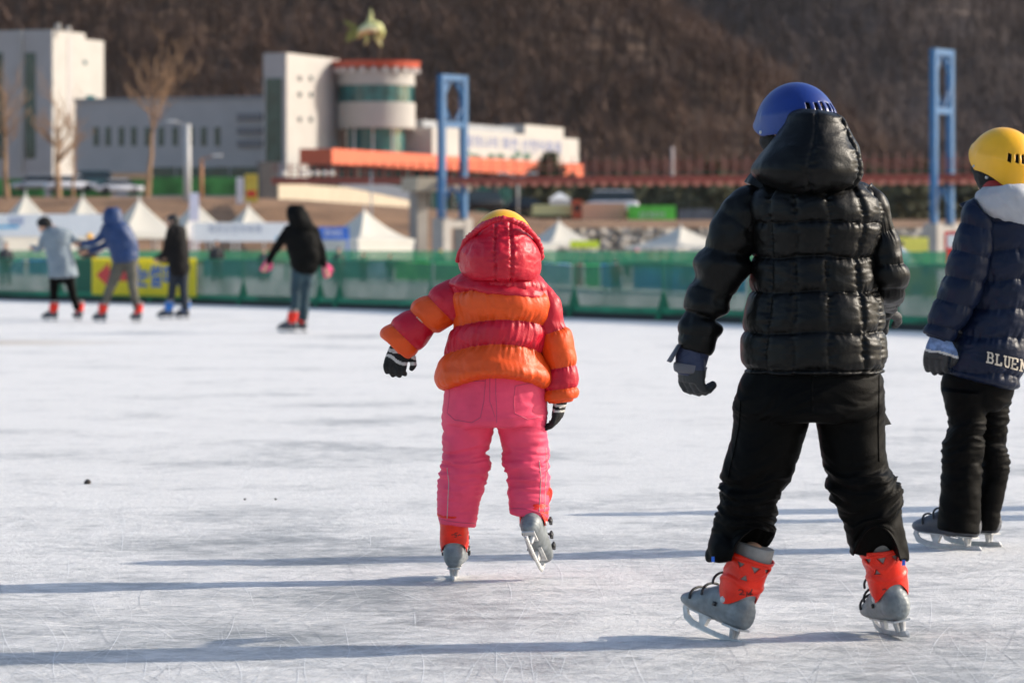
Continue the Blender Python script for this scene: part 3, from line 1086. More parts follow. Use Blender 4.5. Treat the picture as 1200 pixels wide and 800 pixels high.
# loose pocket flap on the right thigh
a, b, c, d_ = P(1031, 483, D - .02), P(1035, 482, D + .05), P(1043, 497, D + .06), P(1032, 499, D - .03)
fl = MB()
o_ = Vector((.004, .003, 0))
fl.hexa([d_, c, c + o_, d_ + o_], [a, b, b + o_, a + o_])
fl.build('pocket_flap', M_BLACKP, tr)
for (x, y, dx) in ((835.5, 655, -1), (1059, 659, 1)):
    fl = MB()
    fl.box(P(x, y, D - .085), (.008, .006, .014))
    fl.build('blue_tag', M_BLUECLIP, tr)
MA, MB_ = MLs
for M, polys_ink, polys_white in (
        (MA, [[(866, 691), (868, 689.5), (871, 690), (871, 692.5), (866.5, 695.5), (872, 695.5)], [(875.5, 692), (874, 698)], [(880, 691), (876, 695.5), (881, 694.5)], [(880, 690), (878, 699)]],
         [[(841, 680), (854, 657)]]),
        (MB_, [[(1035, 690), (1037, 689), (1039, 690), (1038, 692.5), (1035.5, 695), (1040, 694)], [(1046, 689), (1043, 692.5), (1051, 687.5)], [(1047, 688), (1044.5, 697)]], [])):
    s = put_skate(SK_RED, bk_, M)
    cuff = [c for c in s.children if c.name.startswith('cuff')][0]
    me = cuff.data
    CV = np.empty(len(me.vertices) * 3)
    me.vertices.foreach_get('co', CV)
    CV = xf(M, CV.reshape(-1, 3))
    tree = bvh(CV, [tuple(p.vertices) for p in me.polygons])
    Mi = M.inverted()
    mbi = strokes(tree, polys_ink, .95, .0052)
    if mbi.n:
        v, f = mbi.arrays()
        mk('number', xf(Mi, v), f, M_INK, s, False, local=True)
    if polys_white:
        (x0, y0), (x1, y1) = polys_white[0]
        # slanted maker's lettering: small strokes along the line
        L, ux, uy = math.hypot(x1 - x0, y1 - y0), (x1 - x0), (y1 - y0)
        ux, uy = ux / L, uy / L
        px_, py_ = uy, -ux
        glyph = {'G': [[(1, .9), (0, .9), (0, 0), (1, 0), (1, .5), (.5, .5)]], 'A': [[(0, 0), (.5, 1), (1, 0)], [(.2, .4), (.8, .4)]], 'R': [[(0, 0), (0, 1), (1, .9), (1, .5), (0, .5), (1, 0)]],
                 'O': [[(0, 0), (0, 1), (1, 1), (1, 0), (0, 0)]], 'N': [[(0, 0), (0, 1), (1, 0), (1, 1)]], 'I': [[(.5, 0), (.5, 1)]], '-': [[(0, .5), (1, .5)]], 'D': [[(0, 0), (0, 1), (1, .6), (1, .4), (0, 0)]]}
        pol = []
        for k, ch in enumerate('GI-ARONDA'):
            for pl in glyph[ch]:
                pol.append([(x0 + ux * (k * 2.85 + u * 1.9) - px_ * (v - .5) * 2.6, y0 + uy * (k * 2.85 + u * 1.9) - py_ * (v - .5) * 2.6) for u, v in pl])
        mbi = strokes(tree, pol, .6, .0052)
        if mbi.n:
            v, f = mbi.arrays()
            mk('lettering', xf(Mi, v), f, M_WHITEP, s, False, local=True)
# gloves
g = glove('glove', P(811, 414, D), P(810, 474, D + .01), (.75, .45, 0), 1.22, [M_GLOVED, M_GLOVEN], bk_, .55, -1, [(-.3, .30, 1, 0)])
V, F, _ = loft(pairs(D, [(796, 402, 832, 408), (793, 414, 830, 420), (791, 426, 827, 430), (793, 436, 825, 438), (796, 439, 822, 440)], .85), 60, 60, lambda t, q, p: .004 * fbm(p * 22, 2))
mk('cuff', V, F, M_GLOVEN, g)
st = MB()
V, F, _ = loft(pairs(D, [(790, 424, 829, 430), (789, 428, 828, 434), (790, 434, 827, 438), (793, 436, 824, 439)], .95), 60, 20)
st.add(V, F)
q0 = [P(797, 404, D - .02), P(793, 404, D + .02), P(781, 423, D + .02), P(786, 425, D - .03)]
st.hexa(q0, [p + Vector((.004, -.012, .004)) for p in q0])
st.build('wrist_strap', M_GLOVEG, g, True)
glove('glove', P(1034, 364, D + .31), P(1020, 372, D + .47), (0, 0, -1), 1.0, [M_GLOVED], bk_, .4, -1, None)

# =================================================================== the child in navy at the picture's edge
D = 13.45
head, hM = head_parts(P(1175, 194, D + .02), 40, 1.0, 12)
torso_n = [(1155, 224, 1204, 226), (1142, 232, 1216, 234), (1134, 245, 1224, 246), (1131, 258, 1227, 262), (1131, 280, 1224, 286), (1132, 312, 1220, 318), (1131, 340, 1215, 348), (1126, 368, 1211, 378), (1116, 392, 1207, 404), (1108, 412, 1203, 426), (1104, 426, 1197, 442), (1105, 434, 1193, 453), (1116, 438, 1182, 455), (1130, 440, 1168, 452)]
armL_n = [(1140, 232, 1152, 252), (1129, 246, 1164, 262), (1122, 270, 1166, 280), (1116, 292, 1162, 304), (1108, 318, 1156, 328), (1102, 338, 1148, 350), (1094, 358, 1137, 370), (1086, 378, 1124, 388), (1083, 389, 1115, 398), (1088, 392, 1110, 398)]
armR_n = [(1206, 250, 1216, 232), (1208, 272, 1232, 258), (1212, 310, 1238, 300), (1212, 350, 1240, 345, .05), (1206, 385, 1232, 385, .12), (1204, 400, 1224, 404, .16)]
pelv_n = [(1112, 425, 1190, 435), (1104, 440, 1190, 452), (1103, 456, 1186, 464), (1106, 472, 1182, 474), (1114, 482, 1172, 482)]
legL_n = [(1103, 456, 1160, 462, -.03), (1107, 475, 1158, 478, -.03), (1110, 490, 1155, 492, -.03), (1108, 505, 1153, 508, -.03), (1105, 520, 1152, 522, -.03), (1104, 545, 1151, 546, -.03), (1102, 575, 1150, 577, -.03), (1100, 600, 1149, 603, -.03), (1098, 618, 1148, 624, -.03), (1104, 620, 1142, 624, -.03)]
legR_n = [(1136, 460, 1187, 462, .10), (1140, 478, 1183, 478, .10), (1142, 495, 1181, 493, .10), (1143, 512, 1179, 512, .10), (1144, 530, 1181, 530, .10), (1146, 548, 1183, 546, .10), (1144, 570, 1179, 570, .10), (1141, 598, 1173, 600, .10), (1140, 618, 1168, 621, .10), (1145, 619, 1163, 621, .10)]
parts = list(head)
parts.append(loft(pairs(D, torso_n, .8, shrink=.72), 40, 40)[:2])
for L in (armL_n, armR_n):
    parts.append(loft(pairs(D, L, .9, shrink=.58), 20, 40)[:2])
for L in (legL_n, legR_n):
    parts.append(loft(pairs(D, L, .9, shrink=.55), 20, 40)[:2])
parts.append(loft(pairs(D, pelv_n, .8, shrink=.7), 30, 20)[:2])
parts.append(tube([(*P(1178, 240, D), .06), (*P(1178, 205, D), .055)], 16))
MLs = (skate_matrix((P(1117, 643, 13.42).x, 13.46, .0), 52, 0, 3, .95), skate_matrix((P(1146, 640, 13.55).x, 13.62, .0), 42, 0, 0, .95))
for M_ in MLs:
    parts.append(foot_tube(M_))
base = P(1140, 643, 13.45)
base.z = 0
nv_ = body_mesh('person', parts, hM, base)
tag(nv_, 'child in a navy padded jacket with cream lettering and yellow helmet at the picture edge', 'person', 'skaters on the ice')
helmet('helmet', hM, M_YELH, nv_, True, 1.08, .050, -.020, -.085)
balaclava(hM, nv_)
HN = [224, 258, 293, 327, 361, 394, 436, 470]


def nv_disp(t, q, p):
    qq = q + 3 * np.sin(np.cos(t) * 3)
    d = puff(qq, HN, .013, 2.8) - .005 + gather(t, qq, HN, .008, 6, 9, 2.0)
    d = d + .006 * fbm(p * np.array((10, 10, 16)) + 5, 3) + .002 * ridge(p * np.array((16, 16, 30)) + 3, 2)
    return d * np.clip((q - 224) / 12, .05, 1) * np.clip((456 - q) / 14, .15, 1)


mb = MB()
V, F, _ = loft(pairs(D, torso_n, .98, 'y', shrink=.975), 220, 260, nv_disp)
VT, FT = V, F
mb.add(V, F)
V, F, fm = sleeve(pairs(D - .09, armL_n, .95, shrink=.98), [0, 1.6, 3.0, 4.2, 5.6, 7.0, 8.4, 9.0], [0] * 7, .009, 130, 220, .008, 21.0)
mb.add(V, F)
V, F, fm = sleeve(pairs(D + .08, armR_n, .95), [0, 1.2, 2.4, 3.6, 5.0], [0] * 4, .009, 90, 120, .008, 25.0)
mb.add(V, F)
jk = mb.build('jacket', [M_NAVY], nv_, True)
V, F, _ = loft(pairs(D - .07, [(1124, 239, 1150, 229, .05), (1128, 247, 1166, 236, .03), (1136, 262, 1190, 250), (1150, 282, 1206, 268), (1166, 302, 1208, 290), (1180, 312, 1204, 304)], .55), 100, 90, lambda t, q, p: .007 * fbm(p * 14, 3) - .006 * np.exp(-((q - 2.2) / .15) ** 2))
mk('hood', V, F, M_NAVY, jk)
V, F, _ = loft(pairs(D - .085, [(1152, 221, 1204, 214), (1144, 229, 1212, 223), (1146, 240, 1215, 235), (1156, 252, 1214, 247), (1172, 261, 1212, 258), (1186, 268, 1206, 266), (1192, 270, 1202, 270)], .80), 120, 110,
                lambda t, q, p: .010 * fbm(p * 11 + 4, 2) + .006 * ridge(np.stack([p[..., 0] * 16 + p[..., 2] * 14, p[..., 1] * 9, p[..., 2] * 6], -1), 2))
mk('fleece_hood', V, F, M_GREYFL, jk)
V, F, _ = loft(pairs(D - .01, [(1150, 222, 1204, 226), (1153, 214, 1203, 219), (1157, 209, 1200, 213)], .9), 60, 20)
mk('neck_warmer', V, F, M_SCARFRED, nv_)
# lettering across the back hem
SER = .9
GL = {'B': [[(0, 0), (0, 1)], [(-.2, 1), (.62, 1), (.78, .78), (.62, .52), (0, .52)], [(.62, .52), (.86, .28), (.66, 0), (-.2, 0)]],
      'L': [[(0.1, 0), (0.1, 1)], [(-.15, 1), (.38, 1)], [(-.15, 0), (.85, 0), (.85, .3)]],
      'U': [[(-.15, 1), (.3, 1)], [(.1, 1), (.1, .25), (.3, 0), (.62, 0), (.8, .25), (.8, 1)], [(.6, 1), (1.0, 1)]],
      'E': [[(0, 0), (0, 1)], [(-.2, 1), (.8, 1), (.8, .75)], [(0, .5), (.55, .5)], [(-.2, 0), (.85, 0), (.85, .27)]],
      'M': [[(-.1, 0), (.28, 0)], [(.08, 0), (.08, 1)], [(-.1, 1), (.1, 1), (.5, .3), (.9, 1), (1.1, 1)], [(.92, 1), (.92, 0)], [(.72, 0), (1.1, 0)]]}
tree = bvh(VT, FT)
pol = []
xs = 1158.0
for k, ch in enumerate('BLUEMU'):
    wd = 6.6 if ch != 'M' else 8.0
    hh = 11.5 + k * .1
    for pl in GL[ch]:
        pol.append([(xs + u * wd + (v - .5) * 1.5 * .6, 424.5 + (xs - 1158) * .235 + u * wd * .22 - v * hh) for u, v in pl])
    xs += wd + 2.6
mbl = strokes(tree, pol, 1.75, .006)
if mbl.n:
    v, f = mbl.arrays()
    mk('lettering', v, f, M_CREAMP, jk, False)
prt = [loft(pairs(D, pelv_n, .85), 80, 50)[:2], loft(pairs(D, legL_n, 1.05), 80, 140)[:2], loft(pairs(D, legR_n, 1.05), 80, 140)[:2]]
V, F = union(prt, .0055, 4)
N = vnormals(V, F)
V = folds(V, N, [(zpx(500, D), .07, .9), (zpx(540, D), .08, .7), (zpx(600, D), .05, .2)], .0115, 6, 27, 15.0, .6)
mk('trousers', V, F, M_BLACKP, nv_)
for M_ in MLs:
    put_skate(SK_DARK, nv_, M_)
glove('glove', P(1102, 394, D - .09), P(1092, 440, D - .08), (.55, .8, 0), 1.05, [M_GLOVED, M_KNITBL, M_KNITW], nv_, .30, 1, [(-.4, .36, 1, .02), (.36, .42, 2, .02), (-.05, .0, 2, .02)])
glove('glove', P(1213, 402, D + .24), P(1205, 436, D + .28), (-.9, .2, 0), 1.0, [M_GLOVED, M_KNITBL], nv_, .35, -1, [(-.4, .30, 1, 0)])
# =================================================================== ice and ground
def ice_material():
    m = bpy.data.materials.new('scraped_ice')
    m.use_nodes = True
    nt = m.node_tree
    nt.nodes.clear()
    N = nt.nodes.new
    L = nt.links.new
    out, b, tc = N('ShaderNodeOutputMaterial'), N('ShaderNodeBsdfPrincipled'), N('ShaderNodeTexCoord')

    def noise(scale, detail=6, rough=.6, vec=None, dist=0.0):
        n = N('ShaderNodeTexNoise')
        n.inputs['Scale'].default_value = scale
        n.inputs['Detail'].default_value = detail
        n.inputs['Roughness'].default_value = rough
        n.inputs['Distortion'].default_value = dist
        L(vec if vec is not None else tc.outputs['Object'], n.inputs['Vector'])
        return n.outputs[0]

    def ramp(src, a, b_, ca=(0, 0, 0), cb=(1, 1, 1)):
        r = N('ShaderNodeValToRGB')
        r.color_ramp.elements[0].position, r.color_ramp.elements[1].position = a, b_
        r.color_ramp.elements[0].color, r.color_ramp.elements[1].color = (*ca, 1), (*cb, 1)
        L(src, r.inputs[0])
        return r.outputs[0]

    def math_(op, a, b_):
        n = N('ShaderNodeMath')
        n.operation = op
        for k, v in enumerate((a, b_)):
            if isinstance(v, (int, float)):
                n.inputs[k].default_value = v
            else:
                L(v, n.inputs[k])
        return n.outputs[0]

    def mix(f, a, b_):
        n = N('ShaderNodeMix')
        n.data_type = 'RGBA'
        for k, v in ((0, f), (6, a), (7, b_)):
            if isinstance(v, tuple):
                n.inputs[k].default_value = (*v, 1)
            elif isinstance(v, (int, float)):
                n.inputs[k].default_value = v
            else:
                L(v, n.inputs[k])
        return n.outputs[2]

    def lines(scale, rot, width, sx=.13, seed=0.0):
        """Long thin scratches: cell borders of a stretched, bent Voronoi."""
        mp = N('ShaderNodeMapping')
        mp.inputs['Rotation'].default_value = (0, 0, math.radians(rot))
        mp.inputs['Scale'].default_value = (sx, 1, 1)
        mp.inputs['Location'].default_value = (seed, seed * 2, 0)
        nz = N('ShaderNodeTexNoise')
        nz.inputs['Scale'].default_value = .8
        L(tc.outputs['Object'], nz.inputs['Vector'])
        ad = N('ShaderNodeVectorMath')
        ad.operation = 'MULTIPLY_ADD'
        L(nz.outputs['Color'], ad.inputs[0])
        ad.inputs[1].default_value = (.9, .9, 0)
        L(tc.outputs['Object'], ad.inputs[2])
        L(ad.outputs[0], mp.inputs['Vector'])
        v = N('ShaderNodeTexVoronoi')
        v.feature = 'DISTANCE_TO_EDGE'
        v.inputs['Scale'].default_value = scale
        L(mp.outputs[0], v.inputs['Vector'])
        return ramp(v.outputs[0], 0.0, width, (1, 1, 1), (0, 0, 0))
    sp = N('ShaderNodeSeparateXYZ')
    L(tc.outputs['Object'], sp.inputs[0])
    mr = N('ShaderNodeMapRange')
    mr.inputs[1].default_value, mr.inputs[2].default_value, mr.inputs[3].default_value, mr.inputs[4].default_value = 9.0, 24.0, -.055, .13
    L(sp.outputs['Y'], mr.inputs[0])
    wear = math_('ADD', noise(.75, 8, .62), mr.outputs[0])            # bare ice against snow dust
    fine = noise(9, 9, .75)
    grain = noise(42, 5, .75)
    f = math_('ADD', math_('MULTIPLY', wear, .52), math_('MULTIPLY', fine, .48))
    dust = ramp(math_('ADD', f, math_('MULTIPLY', math_('SUBTRACT', noise(.42, 3), .5), .35)), .37, .53)
    base = mix(dust, (.26, .275, .28), (.83, .815, .80))
    g2 = ramp(grain, .30, .62)
    base = mix(math_('MULTIPLY', math_('SUBTRACT', 1.0, g2), .50), base, (.36, .37, .38))
    streak = noise(3.0, 6, .65, None, 1.2)
    base = mix(math_('MULTIPLY', ramp(streak, .54, .70), .50), base, (.40, .41, .42))
    for sc, rt, wd, k, sx in ((1.1, 15, .006, .75, .2), (1.6, 70, .005, .6, .16), (2.2, -35, .006, .6, .18), (3.4, 110, .008, .45, .22), (2.7, 160, .005, .5, .12)):
        base = mix(math_('MULTIPLY', math_('MULTIPLY', lines(sc, rt, wd, sx, rt * .37), ramp(noise(1.1 + sc, 3), .42, .60)), k), base, (.86, .85, .84))
    for sc, rt, wd, k in ((1.3, 40, .008, .5), (1.9, 95, .006, .4)):
        base = mix(math_('MULTIPLY', math_('MULTIPLY', lines(sc, rt, wd, .2, rt * .7 + 3), ramp(noise(.9, 2), .5, .66)), k), base, (.22, .23, .24))
    # a beige silty patch in the far left of the rink
    d1 = math_('MULTIPLY', math_('ADD', sp.outputs['X'], 6.6), .30)
    d2 = math_('MULTIPLY', math_('ADD', sp.outputs['Y'], -43.2), .45)
    rr = math_('ADD', math_('POWER', d1, 2.0), math_('POWER', d2, 2.0))
    rr = math_('ADD', rr, math_('MULTIPLY', noise(.9, 4), .8))
    base = mix(math_('MULTIPLY', ramp(rr, .5, 1.4, (1, 1, 1), (0, 0, 0)), .8), base, (.56, .50, .43))
    L(base, b.inputs['Base Color'])
    L(ramp(dust, 0, 1, (.34,) * 3, (.62,) * 3), b.inputs['Roughness'])
    b.inputs['Specular IOR Level'].default_value = .30
    bp = N('ShaderNodeBump')
    bp.inputs['Strength'].default_value = .55
    bp.inputs['Distance'].default_value = .03
    h = math_('ADD', math_('MULTIPLY', grain, .5), math_('MULTIPLY', fine, 1.0))
    h = math_('ADD', h, math_('MULTIPLY', lines(1.6, 70, .02, .16, 25.9), .3))
    L(h, bp.inputs['Height'])
    L(bp.outputs[0], b.inputs['Normal'])
    L(b.outputs[0], out.inputs[0])
    return m


M_ICE = ice_material()
M_SCR = mat('scraped_frost', (.80, .81, .82), .6, .05)
M_SCRD = mat('bare_ice_groove', (.30, .32, .34), .35, .1)
xs = np.linspace(-70, 70, 71)
ys = np.concatenate([np.linspace(3, 30, 60), np.linspace(32, 262, 90)])
XX, YY = np.meshgrid(xs, ys)
ZZ = .0 * XX
V = np.stack([XX, YY, ZZ], -1).reshape(-1, 3)
F = [(i * 71 + j, i * 71 + j + 1, (i + 1) * 71 + j + 1, (i + 1) * 71 + j) for i in range(len(ys) - 1) for j in range(70)]
mb = MB()
mb.add(V, F, 0)
# blade marks: thin curved strips cut and thrown up by skates
for k in range(11000):
    y0 = 8.4 + 20 * random.random() ** 2.2
    x0 = random.uniform(-.17, .17) * y0 * 1.1
    a, cv = random.uniform(0, PI), random.gauss(0, .045)
    ln = random.uniform(.2, 1.5)
    w_ = random.uniform(.0003, .0010)
    n = 9
    pts = []
    for i in range(n):
        pts.append((x0, y0, a))
        a += cv * ln / n * 2
        x0 += math.cos(a) * ln / n
        y0 += math.sin(a) * ln / n
    vv = []
    for i, (x, y, q) in enumerate(pts):
        ww = w_ * math.sin(PI * (i + .35) / n)
        z = .0012 + (k % 7) * .0001
        vv += [(x - math.sin(q) * ww, y + math.cos(q) * ww, z), (x + math.sin(q) * ww, y - math.cos(q) * ww, z)]
    mb.add(vv, [(2 * i, 2 * i + 1, 2 * i + 3, 2 * i + 2) for i in range(n - 1)], 1 if random.random() < .8 else 2)
ice = mb.build('ice', [M_ICE, M_SCR, M_SCRD], None, False)
tag(ice, kind='structure')
for (x, y, r) in ((102.5, 567, .014), (287, 585.5, .0045), (323, 585.5, .005)):
    d0 = ground_d(y)
    V, F, _ = loft([zsec(0, 0, r * .5, r * .4), zsec(r * .5, 0, r, r * .8), zsec(r * 1.2, 0, r * .9, r * .7), zsec(r * 1.5, 0, r * .3, r * .2)], 18, 12, lambda t, q, p: r * .3 * perlin(p / r * 1.3 + x))
    o = mk('pebble', V + np.array(P(x, y, d0)), F, mat('dark_stone', (.05, .04, .035), .8), None, True, base=P(x, y, d0))
    tag(o, {102.5: 'dark pebble lying alone on the ice left of the small child', 287: 'tiny brown crumb on the ice, left one of a close pair', 323: 'tiny brown crumb on the ice, right one of a close pair'}[x], 'pebble')


def plateau(px):
    return np.interp(px, [300, 550, 640], [5.05, 3.95, 3.30])


def terr(X, Y):
    px = CX + X / Y * FPX
    s = np.clip((Y - 263) / 32, 0, 1)
    s = s * s * (3 - 2 * s)
    z = -.05 + (plateau(px) + .05) * s
    z = z + s * (1 - s) * 1.4 * fbm(np.stack([X * .12, Y * .12, X * 0], -1), 3)
    return z


M_EARTH = mat('dry_brown_bank', (.20, .105, .052), .95, .30, .35, bump=.6, bscale=2.5, col2=(.30, .17, .09), bdist=.2)
xs = np.linspace(-420, 420, 180)
ys = np.concatenate([np.linspace(0, 258, 12), np.linspace(262, 300, 40), np.linspace(306, 900, 40), np.linspace(1000, 1380, 4)])
XX, YY = np.meshgrid(xs, ys)
ZZ = terr(XX, np.maximum(YY, 1))
V = np.stack([XX, YY, ZZ], -1).reshape(-1, 3)
n = len(xs)
F = [(i * n + j, i * n + j + 1, (i + 1) * n + j + 1, (i + 1) * n + j) for i in range(len(ys) - 1) for j in range(n - 1)]
tag(mk('ground', V, F, M_EARTH), kind='structure')

# =================================================================== hills
M_HILL = mat('leaf_litter_slope', (.105, .063, .044), .95, .25, .012, bump=.5, bscale=.15, col2=(.155, .092, .060), bdist=2)
M_HILLF = mat('grey_wood_slope', (.105, .077, .068), .95, .25, .010, bump=.5, bscale=.12, col2=(.145, .107, .093), bdist=2)  # far slope in a greyer brown than the near one


def hill_near(X, Y):
    A = 4 + (Y - 545) * .56
    B = 19.0 - (X - 44) * .80 + 5 * fbm(np.stack([X * .02, Y * .02, X * 0], -1), 2)
    k = 5.0
    h = -k * np.log(np.exp(-np.clip(A, -200, 300) / k) + np.exp(-np.clip(B, -200, 300) / k))
    return h + 5 * fbm(np.stack([X * .018, Y * .018, X * 0 + 5], -1), 3) * np.clip((Y - 545) / 60, 0, 1)


def hill_far(X, Y):
    return 4 + (Y - 700) * .46 + 9 * fbm(np.stack([X * .012, Y * .012, X * 0 + 9], -1), 3) * np.clip((Y - 700) / 60, 0, 1) + 5 * ridge(np.stack([X * .022 + Y * .006, Y * .003, X * 0], -1), 2)


def grid(name, fn, x0, x1, y0, y1, nx, ny, m):
    xs, ys = np.linspace(x0, x1, nx), np.linspace(y0, y1, ny)
    XX, YY = np.meshgrid(xs, ys)
    V = np.stack([XX, YY, fn(XX, YY)], -1).reshape(-1, 3)
    F = [(i * nx + j, i * nx + j + 1, (i + 1) * nx + j + 1, (i + 1) * nx + j) for i in range(ny - 1) for j in range(nx - 1)]
    return tag(mk(name, V, F, m), kind='structure')


grid('hill', hill_near, -260, 120, 538, 860, 130, 110, M_HILL)
grid('mountain', hill_far, -300, 420, 690, 1330, 150, 110, M_HILLF)


def wood(name, fn, n, xr, yr, m, hgt, seed, label, keep=None):
    """A bare winter wood: every tree a fan of thin twigs round a stem."""
    r = np.random.default_rng(seed)
    Xs, Ys = r.uniform(xr[0], xr[1], n), yr[0] + (yr[1] - yr[0]) * r.random(n)
    Zs = fn(Xs, Ys)
    ok = (np.abs(Xs / Ys) < .17) & (Zs > 3)
    if keep is not None:
        ok &= keep(Xs, Ys, Zs)
    Xs, Ys, Zs = Xs[ok], Ys[ok], Zs[ok]
    n = len(Xs)
    K = 34
    H = hgt * r.uniform(.6, 1.25, n)
    Xc, Yc, Zc, Hc = [np.repeat(a, K) for a in (Xs, Ys, Zs, H)]
    f = r.uniform(.25, .95, n * K)
    az, ln = r.uniform(0, 2 * PI, n * K), Hc * r.uniform(.16, .42, n * K)
    el = r.uniform(-.1, 1.15, n * K)
    lean = r.normal(0, .05, n * K)
    p0 = np.stack([Xc + lean * Hc * f, Yc, Zc + Hc * f * .8], -1)
    dr = np.stack([np.cos(az) * np.cos(el), np.sin(az) * np.cos(el), np.sin(el)], -1)
    p1 = p0 + dr * ln[:, None]
    sd = np.stack([-np.sin(az), np.cos(az), 0 * az], -1)
    wv = (r.uniform(.05, .14, n * K))[:, None]
    V = np.stack([p0 - sd * wv, p0 + sd * wv, p1, ], 1).reshape(-1, 3)
    T0 = np.stack([Xs, Ys, Zs - .5], -1)
    T1 = np.stack([Xs, Ys, Zs + H], -1)
    e = np.array((.14, 0, 0))
    V2 = np.stack([T0 - e, T0 + e, T1], 1).reshape(-1, 3)
    V = np.concatenate([V, V2])
    F = np.arange(len(V)).reshape(-1, 3)
    o = mk(name, V, F.tolist(), m, None, False)
    tag(o, label, 'woodland', None, 'stuff')


M_TWIG = mat('bare_twigs_brown', (.120, .067, .046), .9, .25, .03, col2=(.175, .100, .066))
M_TWIGF = mat('bare_twigs_grey', (.115, .080, .070), .9, .25, .02, col2=(.160, .115, .099))
wood('near_wood', hill_near, 9000, (-130, 100), (545, 700), M_TWIG, 8.5, 5, 'brown leafless winter wood covering the near slope behind the buildings')
wood('far_wood', hill_far, 9000, (-20, 190), (700, 960), M_TWIGF, 10, 6, 'grey brown leafless wood on the higher slope behind the bridge', keep=lambda X, Y, Z: X / Y > .0)

# =================================================================== buildings
A70 = math.radians(70)
DR = (math.cos(A70), math.sin(A70))          # the sunlit sides run this way, away from the camera
DL = (-math.sin(A70), math.cos(A70))         # the shaded fronts run this way, to the left


class Face:
    def __init__(self, x, d, dirn, nrm):
        p = P(x, 0, d)
        self.o, self.d, self.n = (p.x, p.y), dirn, nrm

    def s(self, xpx):
        k = (xpx - CX) / FPX
        return (k * self.o[1] - self.o[0]) / (self.d[0] - k * self.d[1])

    def dep(self, s):
        return self.o[1] + s * self.d[1]

    def z(self, y, s):
        return CAMH - (y - HY) / FPX * self.dep(s)

    def box(self, mb, s0, s1, z0, z1, o0, o1, mi=0):
        c = []
        for (s, o) in ((s0, o0), (s1, o0), (s1, o1), (s0, o1)):
            c.append((self.o[0] + self.d[0] * s + self.n[0] * o, self.o[1] + self.d[1] * s + self.n[1] * o))
        if (s1 - s0) * (o1 - o0) * (self.d[0] * self.n[1] - self.d[1] * self.n[0]) < 0:
            c = c[::-1]
        mb.hexa([(*p, z0) for p in c], [(*p, z1) for p in c], mi)
        return mb

    def rect(self, mb, x0, y0, x1, y1, o0, o1, mi=0):
        s0, s1 = self.s(x0), self.s(x1)
        sm = (s0 + s1) / 2
        return self.box(mb, s0, s1, self.z(y1, sm), self.z(y0, sm), o0, o1, mi)


NR = (math.sin(A70), -math.cos(A70))
NL = (-math.cos(A70), -math.sin(A70))


def right_face(x, d):
    return Face(x, d, DR, NR)


def left_face(x, d):
    return Face(x, d, DL, NL)


M_WALLW = mat('pale_render', (.445, .425, .40), .85, .05, .5, bump=.1, bscale=3)
M_WALLG = mat('grey_panel_cladding', (.44, .415, .41), .8, .06, .4)
M_GLASSG = mat('dark_green_glazing', (.012, .045, .045), .12, .4, .6, spec=.6)
M_GLASST = mat('teal_glazing', (.02, .12, .125), .12, .4, .9, spec=.6)
M_ORROOF = mat('orange_painted_steel', (.66, .13, .055), .6, .05, .4)
M_DKGREY = mat('dark_grey_matt', (.06, .055, .05), .9)  # even dark grey for the round tower base, hall columns and fish post
M_CONC = mat('grey_concrete', (.30, .28, .26), .9, .12, .8, bump=.3, bscale=6)
M_CREAM = mat('cream_wall', (.44, .375, .285), .9, .06, .4)
M_BRBLUE = mat('blue_painted_steel', (.008, .098, .245), .5, .10, .8)
M_RUST = mat('red_brown_paint', (.30, .060, .038), .7, .2, 2)
M_RUSTL = mat('red_lead_paint', (.56, .20, .13), .7, .15, 2)
M_WHITE = mat('white_paint', (.76, .75, .73), .6, .05, 2)
M_ROOFG = mat('grey_roof', (.30, .31, .33), .8, .08, .5)


def block(fr, x_right, x_left, ytop, zbase, m, name, parent, extra=.0, d_over=None):
    """A box wall standing at the corner of face fr: right side to x_right, left side to x_left."""
    pass


def slab(mb, c0, sr, sl, z0, z1, mi=0):
    """Prism on corner c0 with sr metres along DR and sl metres along DL."""
    a = (c0[0], c0[1])
    b = (a[0] + DR[0] * sr, a[1] + DR[1] * sr)
    c = (b[0] + DL[0] * sl, b[1] + DL[1] * sl)
    d = (a[0] + DL[0] * sl, a[1] + DL[1] * sl)
    mb.hexa([(*p, z0) for p in (a, b, c, d)], [(*p, z1) for p in (a, b, c, d)], mi)


def windows(parent, fc, rects, m=None, frame=None, out=.05):
    for r in rects:
        b = MB()
        fc.rect(b, r[0] - .6, r[1] - .8, r[2] + .6, r[3] + .8, 0, out)
        f_ = b.build('window', frame or M_WALLG, parent)
        b = MB()
        fc.rect(b, *r, out, out + .03)
        b.build('pane', m or M_GLASSG, f_)


GZ = 4.6
# --- tall block at the left edge
RF, LF = right_face(62, 500), left_face(62, 500)
bA = thing('office_tower', 'tall grey and white office tower at the left edge below the hill', 'building', (RF.o[0], RF.o[1], GZ))
s1, s2, sl = RF.s(100), RF.s(122), LF.s(-90)
zt, zt2 = RF.z(35, 0), RF.z(46, s1)
mb = MB()
slab(mb, RF.o, s1, sl, GZ - 3, zt)
mb.build('wall', M_WALLW, bA)
mb = MB()
c1 = (RF.o[0] + DR[0] * s1, RF.o[1] + DR[1] * s1)
slab(mb, (c1[0] - .02 * NR[0], c1[1] - .02 * NR[1]), s2 - s1, sl * .6, GZ - 3, zt2)
mb.build('stair_wing', M_WALLW, bA)
mb = MB()
LF.box(mb, .02, sl, GZ - 3, zt - .15, .0, .12)
mb.build('front_cladding', M_WALLG, bA)
for x0, x1 in ((30, 42), (-4, 4), (-40, -30)):
    mb = MB()
    LF.rect(mb, x0, 62, x1, 186, .12, .2)
    mb.build('glazing_strip', M_GLASSG, bA)
mb = MB()
LF.rect(mb, 25, 38, 28, 200, .12, .5)
mb.build('corner_fin', M_WALLW, bA)
